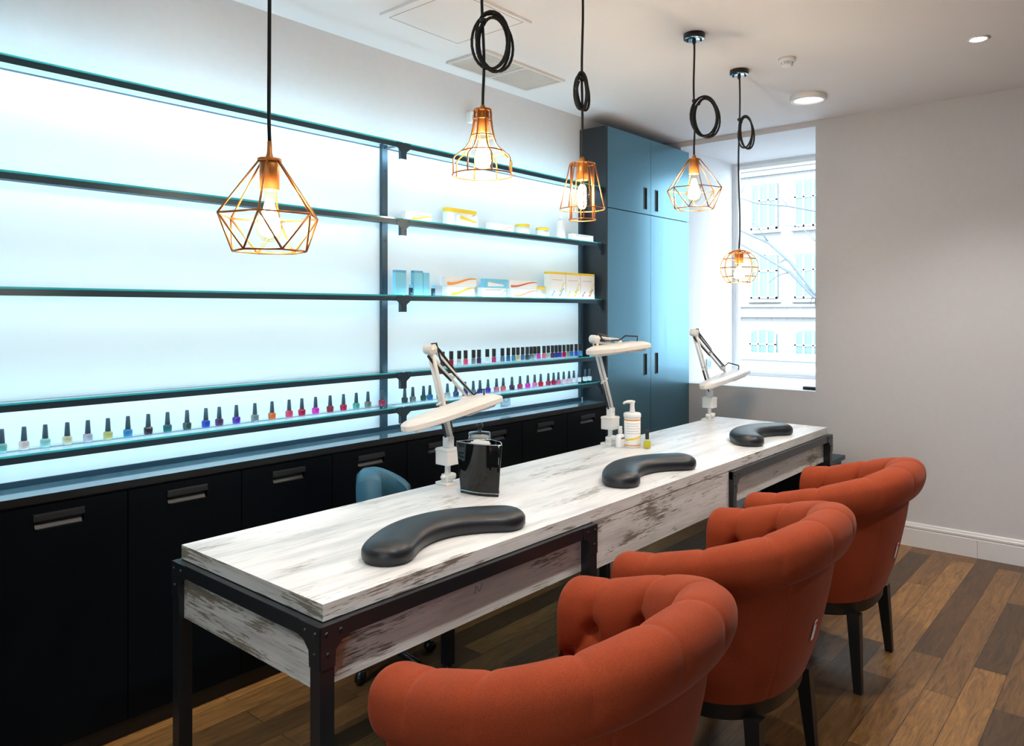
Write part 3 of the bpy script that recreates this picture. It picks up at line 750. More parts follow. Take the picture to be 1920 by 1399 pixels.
# ------------------------------------------------------------------ manicure table
TT = 0.78; SLAB = 0.043
TX0, TX1, TY0_, TY1_ = -2.285, -1.555, 1.103, 4.815
OX, OY = -1.92, 2.96
tb = thing('manicure_table', 'long whitewashed wood manicure table on black metal legs', 'table', (OX, OY, 0))
def L(x, y, z): return (x-OX, y-OY, z)
b = MB(); b.box(L(TX0, TY0_, TT-SLAB), L(TX1, TY1_, TT), bevel=0.0008)
top = b.build('tabletop', [M_woodtop, M_woodX, M_woodY], tb)
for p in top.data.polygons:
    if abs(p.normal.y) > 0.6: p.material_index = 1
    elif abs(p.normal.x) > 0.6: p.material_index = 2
ZR = TT-SLAB-0.002       # top of the steel frames
FX0, FX1 = TX0-0.012, TX1+0.020
frames = ((TY0_-0.022, 2.262), (3.408, TY1_+0.030))
AZ0 = 0.565
lt = 0.042
def corner_plate(b, x, y, zt, axis, s, n):
    """gusset with rivets on the face normal 'axis'; s = direction towards the panel, n = outward sign"""
    pts = [(0,0),(s*0.085,0),(s*0.085,-0.040),(s*0.066,-0.044),(s*0.044,-0.066),(s*0.042,-0.105),(0,-0.105)]
    th = 0.003
    if axis == 'X':
        M = Matrix(((0,0,n,x),(1,0,0,y),(0,1,0,zt),(0,0,0,1)))
    else:
        M = Matrix(((1,0,0,x),(0,0,n,y),(0,1,0,zt),(0,0,0,1)))
    b.prism(pts, 0, th, M=M)
    for (p, q) in ((0.016,-0.020),(0.020,-0.070),(0.058,-0.020)):
        b.lathe([(0.0055,0),(0.0050,0.002),(0.003,0.0035),(0,0.004)], 10, M=M @ Matrix.Translation((s*p, q, th)))
for (y0, y1) in frames:
    # rails
    for (lo, hi) in (((FX1-0.022, y0, ZR-0.040), (FX1, y1, ZR)), ((FX0, y0, ZR-0.040), (FX0+0.022, y1, ZR))):
        b = MB(); b.box(L(*lo), L(*hi), bevel=0.001); b.build('long_rail', M_blackmetal, tb)
    for yy in (y0, y1-0.022):
        b = MB(); b.box(L(FX0+0.022, yy, ZR-0.040), L(FX1-0.022, yy+0.022, ZR), bevel=0.001); b.build('cross_rail', M_blackmetal, tb)
    b = MB(); b.box(L(FX0+0.02, y0+0.02, ZR-0.004), L(FX1-0.02, y0+0.05, ZR)); b.build('support_flange', M_blackmetal, tb)
    for (x0, x1) in ((FX0, FX0+lt), (FX1-lt, FX1)):
        for yy in (y0, y1-lt):
            b = MB(); b.box(L(x0, yy, 0.012), L(x1, yy+lt, ZR-0.002), bevel=0.002); lg = b.build('leg', M_blackmetal, tb)
            b = MB(); b.lathe([(0,0),(0.018,0),(0.018,0.006),(0.012,0.012),(0,0.012)], 16, c=L((x0+x1)/2, yy+lt/2, 0)); b.build('foot', M_blackmetal, lg)
    yy, n = (y0, -1) if y0 < 2 else (y1, 1)
    for args in ((FX1-OX, y0-OY, ZR, 'X', 1, 1), (FX1-OX, y1-OY, ZR, 'X', -1, 1), (FX1-OX, yy-OY, ZR, 'Y', -1, n), (FX0-OX, yy-OY, ZR, 'Y', 1, n)):
        b = MB(); corner_plate(b, *args); b.build('corner_plate', M_blackmetal, tb)
    # drawer-height boards inside the frame
    px = FX1-0.040
    b = MB(); b.box(L(px-0.018, y0+lt, AZ0), L(px, y1-lt, ZR-0.04)); b.build('front_board', M_woodY, tb)
    for yy in (y0+0.016,) if y0 < 2 else (y1-0.034,):
        b = MB(); b.box(L(FX0+lt, yy, AZ0), L(FX1-lt, yy+0.018, ZR-0.04)); b.build('end_board', M_woodX, tb)
b = MB(); b.box(L(TX1-0.022, 2.263, AZ0-0.006), L(TX1-0.002, 3.407, TT-SLAB)); b.build('middle_board', M_woodY, tb)
# pen squiggle on the near front board
b = MB(); px = FX1-0.0395
sq = [(1.664,0.598),(1.667,0.612),(1.671,0.622),(1.676,0.618),(1.680,0.606),(1.686,0.602),(1.693,0.612),(1.699,0.624)]
b.tube([L(px, y, z+0.042) for y, z in sq], 0.0007, 5); b.build('pen_mark', M_ink, tb)

# low dark unit standing between the far end of the table and the window wall
cab = thing('side_cabinet', 'low dark unit standing beyond the far end of the table', 'cabinet', (-1.80, 5.00, 0))
b = MB(); b.box((-0.22, -0.09, 0.04), (0.20, 0.23, 0.515), bevel=0.003); b.build('body', M_black, cab)
b = MB(); b.box((-0.24, -0.11, 0.515), (0.22, 0.25, 0.542), bevel=0.002); b.build('top', M_steel, cab)
for sx in (-0.18, 0.16):
    for sy in (-0.06, 0.20):
        b = MB(); b.lathe([(0,0),(0.02,0),(0.02,0.04),(0,0.04)], 12, c=(sx, sy, 0)); b.build('foot', M_black, cab)

# ------------------------------------------------------------------ arm rests
def arm_rest(label, cx, cy, rz):
    # crescent outline about a curved spine (local: long axis Y, belly towards -X), round ends
    def outline(off, z):
        r = 0.078-off; m = 22
        sp, nn = [], []
        for k in range(m+1):
            u = -1+2*k/m
            sp.append(Vector((-0.098*(1-abs(u)**2)+0.055, 0.232*u)))
            tg = Vector((0.098*2*u, 0.232)).normalized(); nn.append(Vector((tg.y, -tg.x)))
        pts = [sp[k]+nn[k]*r*(0.96 if 0 else 1) for k in range(m+1)]
        a0 = math.atan2(nn[-1].y, nn[-1].x)
        pts += [sp[-1]+Vector((cos(a0+pi*k/14), sin(a0+pi*k/14)))*r for k in range(1, 14)]
        pts += [sp[k]-nn[k]*r for k in range(m, -1, -1)]
        a1 = math.atan2(-nn[0].y, -nn[0].x)
        pts += [sp[0]+Vector((cos(a1+pi*k/14), sin(a1+pi*k/14)))*r for k in range(1, 14)]
        return [(p.x, p.y, z) for p in pts]
    t = thing('arm_rest', label, 'arm rest', (cx, cy, TT+0.0005), rz, 'black arm rests on the table')
    b = MB()
    lay = [(0.004,0.006),(0.0,0.013),(0.0,0.030),(0.002,0.037),(0.008,0.046),(0.019,0.054),(0.036,0.060),(0.058,0.063)]
    b.layers([outline(o, z) for o, z in lay])
    bmesh.ops.remove_doubles(b.bm, verts=b.bm.verts[:], dist=1e-5)
    b.build('pad', M_leather, t, autosmooth=50)
    b = MB(); b.layers([outline(0.008, 0.0), outline(0.008, 0.006)], smooth=False)
    bmesh.ops.remove_doubles(b.bm, verts=b.bm.verts[:], dist=1e-5)
    b.build('base_plate', M_black, t)
    return t
a1 = arm_rest('black padded crescent arm rest on the near end of the table', -1.735, 1.665, radians(-4))
dup(a1, (-1.735, 2.90, TT+0.0005), 'black crescent arm rest mid table, in front of the pump bottle', radians(-2))
dup(a1, (-1.735, 4.14, TT+0.0005), 'black padded crescent arm rest at the far end of the table', radians(2))

# ------------------------------------------------------------------ task lamps
def task_lamp(label, y0, elbow, wrist, headA, headB, lower0, X0=-2.235, full=True, cordside=1):
    t = thing('desk_lamp', label, 'lamp', (X0, y0, TT+0.0005), 0, 'white jointed lamps along the back edge')
    z0 = TT
    def P(y, z, dx=0.0): return (dx, y-y0, z-z0)
    b = MB(); b.box((-0.045,-0.028,0), (0.022,0.028,0.012), bevel=0.003); b.box((-0.020,-0.018,0.012), (0.016,0.018,0.045), bevel=0.004)
    b.lathe([(0,-0.012),(0.014,-0.012),(0.014,0.012),(0,0.012)], 16, M=Matrix.Translation((0.022, 0.002, 0.040)) @ Matrix.Rotation(pi/2, 4, 'Y'))
    b.lathe([(0,-0.034),(0.008,-0.034),(0.008,0.034),(0,0.034)], 12, M=Matrix.Translation((0, 0, 0.035)) @ Matrix.Rotation(pi/2, 4, 'X'))
    b.build('clamp', M_lampwhite, t)
    b = MB(); b.lathe([(0,0.044),(0.015,0.044),(0.012,0.055),(0.012,0.090),(0,0.090)], 16); b.build('swivel_pin', M_tubewhite, t)
    b = MB(); b.box((-0.036,-0.036,0.085), (0.036,0.036,0.155), bevel=0.006); b.box((-0.0375,-0.0375,0.143), (0.0375,0.0375,0.150), bevel=0.002); b.build('transformer_box', M_lampwhite, t)
    b = MB(); b.box((-0.016,-0.014,0.155), (0.016,0.022,0.200), bevel=0.004)
    b.lathe([(0,-0.020),(0.008,-0.020),(0.008,0.020),(0,0.020)], 12, M=Matrix.Translation((0,0.006,0.185)) @ Matrix.Rotation(pi/2, 4, 'Y')); b.build('pivot_block', M_lampwhite, t)
    A = Vector(P(*lower0)); E = Vector(P(*elbow)); Wr = Vector(P(*wrist))
    b = MB(); d = (E-A).normalized(); pr = Vector((0, d.z, -d.y))
    for s in (-1, 1):
        b.tube([A+Vector((s*0.011,0,0)), E+Vector((s*0.011,0,0))], 0.0075, 8)
    b.tube([A+pr*0.014, E+pr*0.014], 0.004, 6)
    m = A+(E-A)*0.42
    b.tube([m-pr*0.030, m+pr*0.030], 0.005, 8)
    b.build('lower_arm', M_lampwhite, t)
    for s in (-1, 1):
        b = MB(); b.tube([A+pr*s*0.022+d*0.02, m+pr*s*0.024-d*0.01], 0.0052, 8); b.tube([m+pr*s*0.024-d*0.01, m+pr*s*0.024], 0.003, 6); b.build('spring', M_black, t)
    b = MB(); b.lathe([(0,-0.022),(0.020,-0.022),(0.022,-0.018),(0.022,0.018),(0.020,0.022),(0,0.022)], 20, M=Matrix.Translation(E) @ Matrix.Rotation(pi/2, 4, 'Y'))
    b.lathe([(0,-0.026),(0.007,-0.026),(0.007,0.026),(0,0.026)], 12, M=Matrix.Translation(E) @ Matrix.Rotation(pi/2, 4, 'Y')); b.build('elbow_joint', M_lampwhite, t)
    d2 = (Wr-E).normalized(); pr2 = Vector((0, d2.z, -d2.y))
    b = MB()
    b.tube([E-pr2*0.012, Wr-pr2*0.012], 0.0075, 8); b.tube([E+pr2*0.016, Wr+pr2*0.016], 0.0065, 8)
    m2 = E+(Wr-E)*0.55
    b.tube([m2-pr2*0.020, m2+pr2*0.022], 0.005, 8); b.lathe([(0,-0.016),(0.007,-0.016),(0.007,0.016),(0,0.016)], 10, M=Matrix.Translation(m2) @ Matrix.Rotation(pi/2, 4, 'Y'))
    b.build('upper_arm', M_lampwhite, t)
    for q in (-0.030, 0.030):
        b = MB(); b.tube([E+pr2*q*0.9+d2*0.01, E+pr2*q+d2*0.04, m2+pr2*q*0.75], 0.0055, 8); b.build('spring', M_black, t)
    # head: long shallow shade, pointed at one end
    Ah = Vector(P(*headA)); Bh = Vector(P(*headB)); hl = (Bh-Ah).length
    ang = math.atan2(Bh.z-Ah.z, Bh.y-Ah.y)
    HM = Matrix.Translation(Ah+Vector((0.05,0,0))) @ Matrix.Rotation(ang, 4, 'X')
    def hout(inset, z, y_in=0.0):
        pts = []
        w_ = 0.068
        prof = [(0.0,0.22),(0.015,0.36),(0.05,0.52),(0.12,0.66),(0.24,0.84),(0.36,0.96),(0.5,1.0),(0.9,1.0),(0.97,0.96),(0.993,0.86),(1.0,0.72)]
        for u, k in prof: pts.append((k*w_-inset*k, y_in+(hl-2*y_in)*u, z))
        for u, k in reversed(prof): pts.append((-(k*w_-inset*k), y_in+(hl-2*y_in)*u, z))
        return pts
    b = MB(); b.layers([hout(0.006,-0.016,0.006), hout(0.0,-0.012), hout(0.0,0.006), hout(0.004,0.012,0.006), hout(0.026,0.022,0.035), hout(0.030,0.023,0.05)], M=HM, smooth=False)
    hd = b.build('lamp_head', M_lampcream, t, autosmooth=30)
    b = MB(); b.box((-0.045, hl*0.60, -0.030), (0.045, hl*0.93, -0.0165), bevel=0.004, M=HM); b.build('ballast_cover', M_lampwhite, hd)
    b = MB()
    for s in (-1, 1): b.tube([HM @ Vector((s*0.022, hl*0.08, -0.022)), HM @ Vector((s*0.022, hl*0.58, -0.022))], 0.006, 10)
    b.build('fluorescent_tube', M_tubewhite, hd)
    b = MB(); hp = HM @ Vector((-0.05, hl*0.72, 0.022)); b.tube([hp, Wr], 0.009, 10); b.lathe([(0,-0.014),(0.014,-0.014),(0.014,0.014),(0,0.014)], 14, M=Matrix.Translation(Wr) @ Matrix.Rotation(pi/2, 4, 'Y')); b.build('head_joint', M_lampwhite, t)
    # black cable: along the upper arm, with a loop into the head
    hq = HM @ Vector((0.0, hl*0.86, 0.020))
    b = MB(); b.tube([E-pr2*0.018+Vector((0.012,0,0)), E+Vector((0.02,-0.012,0.022)), E+Vector((0.016,0.02,0.024)), E+pr2*0.004+d2*0.06+Vector((0.016,0,0)), m2+Vector((0.014,0,0.0)), Wr+Vector((0.012,0,0.012)), Wr+Vector((0.03,0.02,0.034)), hq+Vector((0.012,0.004,0.03)), hq+Vector((0.006,0.01,0.0))], 0.0038, 8)
    b.build('cable', M_cord, t)
    return t
task_lamp('white jointed lamp clamped beside the glossy black bin', 2.200, (2.100,1.345), (2.345,1.128), (1.915,1.052), (2.425,1.128), (2.215,0.965))
task_lamp('white jointed lamp with level head, clamped behind the pump bottle', 3.420, (3.270,1.352), (3.50,1.330), (3.150,1.292), (3.665,1.312), (3.430,0.965))
task_lamp('white jointed lamp at the far corner of the table by the window', 4.600, (4.385,1.362), (4.800,1.115), (4.395,1.020), (5.000,1.085), (4.620,0.965))

# ------------------------------------------------------------------ things on the table
t = thing('pump_bottle', 'large white pump bottle with orange stripes on the table', 'bottle', (-2.115, 3.448, TT+0.0005))
R_ = 0.043
b = MB(); b.lathe([(0,0),(R_-0.003,0),(R_,0.004),(R_,0.158),(0,0.158)], 32); b.build('body', M_paper, t)
b = MB(); b.lathe([(0,0.158),(R_+0.002,0.158),(R_+0.003,0.162),(R_+0.003,0.176),(R_-0.002,0.181),(0,0.181)], 32); b.build('lid', M_white, t)
b = MB(); b.lathe([(0,0.181),(0.014,0.181),(0.014,0.196),(0.012,0.200),(0.012,0.232),(0.015,0.236),(0.015,0.244),(0,0.246)], 18)
b.tube([(0,0,0.238),(-0.012,-0.020,0.240),(-0.022,-0.040,0.237),(-0.026,-0.047,0.230)], [0.010,0.009,0.0065,0.0055], 10); b.build('pump_head', M_white, t)
def band(z0, z1, a0=None, a1=None, tilt=0.0, r=R_+0.0006, n=28):
    b = MB(); lo, up = [], []
    a0 = -pi if a0 is None else a0; a1 = pi if a1 is None else a1
    for k in range(n+1):
        a = a0+(a1-a0)*k/n; dz = tilt*(k/n)
        lo.append((r*cos(a), r*sin(a), z0+dz)); up.append((r*cos(a), r*sin(a), z1+dz))
    V = [[b.bm.verts.new(p) for p in q] for q in (lo, up)]
    for k in range(n): b.bm.faces.new((V[0][k], V[0][k+1], V[1][k+1], V[1][k]))
    return b
band(0.142, 0.149).build('orange_stripe', M_sw_orange, t)
band(0.010, 0.016).build('orange_stripe', M_sw_orange, t)
band(0.034, 0.044, -1.95, 0.55, 0.022).build('orange_stripe', M_sw_yellow, t)
for k in range(5): band(0.126-0.013*k, 0.1285-0.013*k, -1.8, 0.2-0.3*(k % 2)).build('printed_line', M_greyprint, t)
t = thing('spray_bottle', 'small white spray bottle with navy print between lamp foot and pump bottle', 'bottle', (-2.160, 3.402, TT+0.0005))
b = MB(); b.layers([superr(0.029,0.017,0.0), superr(0.031,0.018,0.004), superr(0.031,0.018,0.055), superr(0.026,0.015,0.066), superr(0.010,0.010,0.070,p=2.0), superr(0.010,0.010,0.074,p=2.0)]); b.build('body', M_paper, t)
b = MB(); b.layers([superr(0.011,0.011,0.074,p=2.5), superr(0.010,0.010,0.106,p=2.5), superr(0.009,0.009,0.110,p=2.5)]); b.lathe([(0,0.009),(0.0025,0.009),(0.0025,0.012),(0,0.012)], 8, M=Matrix.Translation((0,0,0.098)) @ Matrix.Rotation(pi/2, 4, 'Y'), mi=1); b.build('cap', [M_white, M_black], t)
b = MB(); b.box((0.0178,-0.018,0.045), (0.0188,0.014,0.053)); b.build('printed_band', M_navyprint, t)
t = thing('cuticle_oil_bottle', 'small clear bottle of yellow oil with black cap near the pump bottle', 'bottle', (-2.03, 3.456, TT+0.0005))
b = MB(); b.layers([superr(0.018,0.018,0), superr(0.019,0.019,0.003), superr(0.019,0.019,0.040), superr(0.014,0.014,0.047), superr(0.008,0.008,0.050,p=2.0)]); b.build('bottle_glass', M_clear, t)
b = MB(); b.layers([superr(0.016,0.016,0.006), superr(0.0168,0.0168,0.010), superr(0.0168,0.0168,0.036), superr(0.012,0.012,0.040)]); b.build('oil', M_yellowliq, t)
b = MB(); b.lathe([(0,0.049),(0.0105,0.049),(0.0100,0.094),(0.008,0.096),(0,0.096)], 18); b.build('cap', M_black, t)
# black curved bin holding white sheets, cotton jar behind it
t = thing('desk_bin', 'glossy black curved bin holding white tissues on the table', 'bin', (-2.022, 2.150, TT+0.0005), radians(0))
BIN_C = [(-0.106,-0.030),(0.118,0.026),(-0.020,0.110)]
def binout(k, z, inset=0.0):
    # rounded triangle plan, broad face towards the room
    c = BIN_C; pts = []
    ce = (sum(p[0] for p in c)/3, sum(p[1] for p in c)/3)
    r = 0.034
    C_ = [Vector((p[0], p[1])) for p in c]
    for i in range(3):
        p = C_[i]; a = (C_[i-1]-p).normalized(); nx = C_[(i+1) % 3]; d = (nx-p).normalized()
        p0 = p+a*r; p1 = p+d*r
        for j in range(9):
            u = j/8; pts.append(p0*(1-u)**2+p*2*u*(1-u)+p1*u*u)
        for j in range(1, 8):
            u = j/8; q = p1.lerp(nx-d*r, u); pts.append(q+Vector((d.y, -d.x))*(0.013*4*u*(1-u)))
    out = []
    for q in pts:
        v = Vector((q.x-ce[0], q.y-ce[1]))
        v = v*k*(1-inset/max(v.length, 1e-6))
        out.append((ce[0]+v.x, ce[1]+v.y, z))
    return out
b = MB(); b.layers([binout(0.83,0.0), binout(0.835,0.004), binout(0.90,0.09), binout(1.0,0.200), binout(1.0,0.202,0.004), binout(0.90,0.09,0.004), binout(0.84,0.012,0.004)], smooth=True)
b.build('bin_body', M_plastic, t, autosmooth=60)
b = MB(); b.tube(binout(1.0,0.2015,0.002), 0.0022, 8, closed=True); b.build('rim', M_chrome, t)
b = MB(); b.tube(binout(0.842,0.012,-0.0012), 0.002, 6, closed=True); b.build('base_trim', M_chrome, t)
s_ = thing('tissue_sheets', 'white folded tissues standing inside the glossy black bin', 'tissues', (-2.022, 2.150, TT+0.02))
for k in range(5):
    b = MB(); u0 = -0.040+0.004*k; u1 = 0.062-0.012*k
    dx, dy = 0.970, 0.243; ox, oy = -0.005-0.243*0.012*k, 0.008+0.970*0.012*k
    v = [(ox+dx*u0, oy+dy*u0), (ox+dx*u1, oy+dy*u1), (ox+dx*u1-0.243*0.004, oy+dy*u1+0.97*0.004), (ox+dx*u0-0.243*0.004, oy+dy*u0+0.97*0.004)]
    b.prism(v, 0.0, 0.180+0.004*(k % 3)); b.build('sheet', M_paper, s_)
t = thing('cotton_jar', 'clear lidded jar of cotton pads standing behind the black bin', 'jar', (-2.218, 2.375, TT+0.0005)); t.scale = (1.1, 1.1, 1.2)
b = MB(); b.lathe([(0,0),(0.042,0),(0.043,0.003),(0.043,0.150),(0.040,0.150),(0.040,0.006),(0,0.006)], 32); b.build('jar_glass', M_jarglass, t)
b = MB()
for k in range(10): b.lathe([(0,0.008+0.0145*k),(0.034,0.008+0.0145*k),(0.036,0.012+0.0145*k),(0.036,0.018+0.0145*k),(0.034,0.0215+0.0145*k),(0,0.0215+0.0145*k)], 24)
b.build('cotton_pads', M_cotton, t)
b = MB(); b.lathe([(0,0.152),(0.044,0.152),(0.045,0.156),(0.042,0.164),(0.012,0.168),(0.006,0.172)], 32)
b.lathe([(0.006,0.170),(0.006,0.174)]+[(max(1e-7,0.0145*sin(a)), 0.188-0.0145*cos(a)) for a in [pi*k/10 for k in range(2, 11)]], 20); b.build('lid', M_jarglass, t)

# ------------------------------------------------------------------ tub chairs
def smooth(x):
    x = np.clip(x, 0, 1); return x*x*(3-2*x)
def catmull(P, n):
    P = np.array(P, float); k = len(P)
    d = np.r_[0, np.cumsum(np.linalg.norm(np.diff(P, axis=0), axis=1)**0.5)]
    out = []
    tt = np.linspace(0, d[-1], n)
    for dim in range(P.shape[1]):
        # monotone-ish cubic via finite differences
        m = np.gradient(P[:, dim], d)
        idx = np.clip(np.searchsorted(d, tt, side='right')-1, 0, k-2)
        h = d[idx+1]-d[idx]; u = (tt-d[idx])/h
        h00 = 2*u**3-3*u**2+1; h10 = u**3-2*u**2+u; h01 = -2*u**3+3*u**2; h11 = u**3-u**2
        out.append(h00*P[idx, dim]+h10*h*m[idx]+h01*P[idx+1, dim]+h11*h*m[idx+1])
    return np.array(out).T
def tub_shell():
    hw, xf, xb, xe = 0.330, -0.218, -0.013, 0.234      # half width, front, start of curve, rear
    ns = 300
    st = np.linspace(0, 1, 80)
    left = np.c_[xf+(xb-xf)*st, -hw*np.ones_like(st)]
    an = np.linspace(-pi/2, pi/2, 200)
    e = 2/2.35
    arc = np.c_[xb+(xe-xb)*np.sign(np.cos(an))*np.abs(np.cos(an))**e, hw*np.sign(np.sin(an))*np.abs(np.sin(an))**e]
    right = np.c_[xb+(xf-xb)*st, hw*np.ones_like(st)]
    P = np.r_[left[:-1], arc, right[1:]]
    L_ = np.r_[0, np.cumsum(np.linalg.norm(np.diff(P, axis=0), axis=1))]
    tot = L_[-1]
    s = np.linspace(0, tot, ns)
    pts = np.c_[np.interp(s, L_, P[:, 0]), np.interp(s, L_, P[:, 1])]
    for _ in range(12): pts[1:-1] = 0.25*pts[:-2]+0.5*pts[1:-1]+0.25*pts[2:]
    tg = np.gradient(pts, axis=0); tg /= np.linalg.norm(tg, axis=1)[:, None]
    nr = np.c_[tg[:, 1], -tg[:, 0]]                  # outward
    w_ = 1-np.abs(2*s/tot-1)                         # 0 at tips .. 1 at rear
    zt = 0.747+0.133*smooth((w_+0.015)/0.90)
    lean = 0.051*smooth((w_-0.2)/0.6)                # rake of the back
    # profile: (outward offset, dz from top or absolute) sampled per station
    prof = [(-0.018,0.0,0),(0.008,0.3,0),(0.026,0.7,0),(0.036,1.0,0),       # outer wall, fraction of height up to roll
            (0.042,-0.147,1),(0.060,-0.137,1),(0.076,-0.108,1),(0.082,-0.070,1),(0.072,-0.030,1),(0.046,-0.007,1),(0.014,0.0,1),(-0.022,-0.007,1),(-0.052,-0.030,1),(-0.068,-0.066,1),(-0.072,-0.11,1),
            (-0.072,-0.17,1),(-0.074,-0.24,1),(-0.078,-0.30,1)]
    m = 84
    G = np.zeros((ns, m, 3)); Q = np.zeros((ns, m))
    for i in range(ns):
        pr = []
        for (o, z, kd) in prof:
            if kd == 0: zz = 0.345+(zt[i]-0.150-0.345)*z
            else: zz = zt[i]+z
            if kd == 1 and zz < 0.44: zz = 0.44+(zz-0.44)*0.1
            pr.append((o, zz))
        c = catmull(pr, m)
        hgt = (c[:, 1]-0.345)/0.50
        off = c[:, 0]+lean[i]*np.clip(hgt, 0, 1.2)
        G[i, :, 0] = pts[i, 0]+nr[i, 0]*off; G[i, :, 1] = pts[i, 1]+nr[i, 1]*off; G[i, :, 2] = c[:, 1]
        arcl = np.r_[0, np.cumsum(np.linalg.norm(np.diff(c, axis=0), axis=1))]
        crest = np.argmax(c[:, 1])
        Q[i] = arcl-arcl[crest]
    # displacement
    K = 8; sk = np.linspace(0.085, 0.915, K)*tot
    pitch = sk[1]-sk[0]
    S = np.repeat(s[:, None], m, 1)
    def seg(a, b_):
        ax, ay = a; bx, by = b_
        dx, dy = bx-ax, by-ay
        u = np.clip(((S-ax)*dx+(Q-ay)*dy)/(dx*dx+dy*dy), 0, 1)
        return np.hypot(S-ax-u*dx, Q-ay-u*dy)
    q1, q2, q3 = 0.165, 0.255, 0.345
    dist_roll = np.full(S.shape, 9.0); dist_in = np.full(S.shape, 9.0); bt = np.full(S.shape, 9.0)
    for k in range(K):
        dist_roll = np.minimum(dist_roll, seg((sk[k], -0.150), (sk[k], q1)))
        bt = np.minimum(bt, np.hypot(S-sk[k], (Q-q1)))
        for sg in (-0.5, 0.5):
            dist_in = np.minimum(dist_in, seg((sk[k], q1), (sk[k]+sg*pitch, q2)))
            dist_in = np.minimum(dist_in, seg((sk[k]+sg*pitch, q2), (sk[k], q3)))
            bt = np.minimum(bt, np.hypot(S-sk[k]-sg*pitch, (Q-q2)))
    inner = smooth((Q-0.03)/0.10)
    outer_fade = smooth((Q+0.155)/0.05)
    dd = np.minimum(dist_roll, dist_in)
    puff = (0.0075+0.0145*inner)*(1-np.exp(-(dd/(0.010+0.018*inner))**0.85))-(0.007+0.010*inner)
    d = outer_fade*puff - inner*0.032*np.exp(-(bt/0.021)**2)
    # gather of the outer wall under the roll, and rear seams
    d += -0.0025*np.exp(-((Q+0.235)/0.012)**2)*0
    for sv in (0.36*tot, 0.64*tot):
        d += -0.0025*np.exp(-((S-sv)/0.004)**2)*(Q < -0.19)
    gs = np.gradient(G, axis=0); gq = np.gradient(G, axis=1)
    Nn = np.cross(gs, gq); Nn /= (np.linalg.norm(Nn, axis=2)[:, :, None]+1e-9)
    # orient outward: at the crest normal must point up
    if Nn[ns//2, np.argmax(G[ns//2, :, 2]), 2] < 0: Nn = -Nn
    # round the arm tips over
    tip = np.minimum(S, tot-S)
    endr = -0.020*(1-np.sqrt(np.clip(1-(1-np.clip(tip/0.035, 0, 1))**2, 0, 1)))
    G2 = G+Nn*(d+endr)[:, :, None]
    return G2, pts, s, tot, zt
def grid_mesh(name, G, mat, parent, closed_ends=False):
    ns, m, _ = G.shape
    verts = G.reshape(-1, 3).tolist()
    faces = []
    for i in range(ns-1):
        for j in range(m-1):
            a = i*m+j
            faces.append((a, a+1, a+m+1, a+m))
    me = bpy.data.meshes.new(name)
    me.from_pydata(verts, [], faces); me.update()
    me.materials.append(mat)
    me.polygons.foreach_set('use_smooth', [True]*len(me.polygons))
    o = bpy.data.objects.new(name, me); COL.objects.link(o); o.parent = parent
    bm = bmesh.new(); bm.from_mesh(me); bmesh.ops.recalc_face_normals(bm, faces=bm.faces[:]); bm.to_mesh(me); bm.free()
    return o
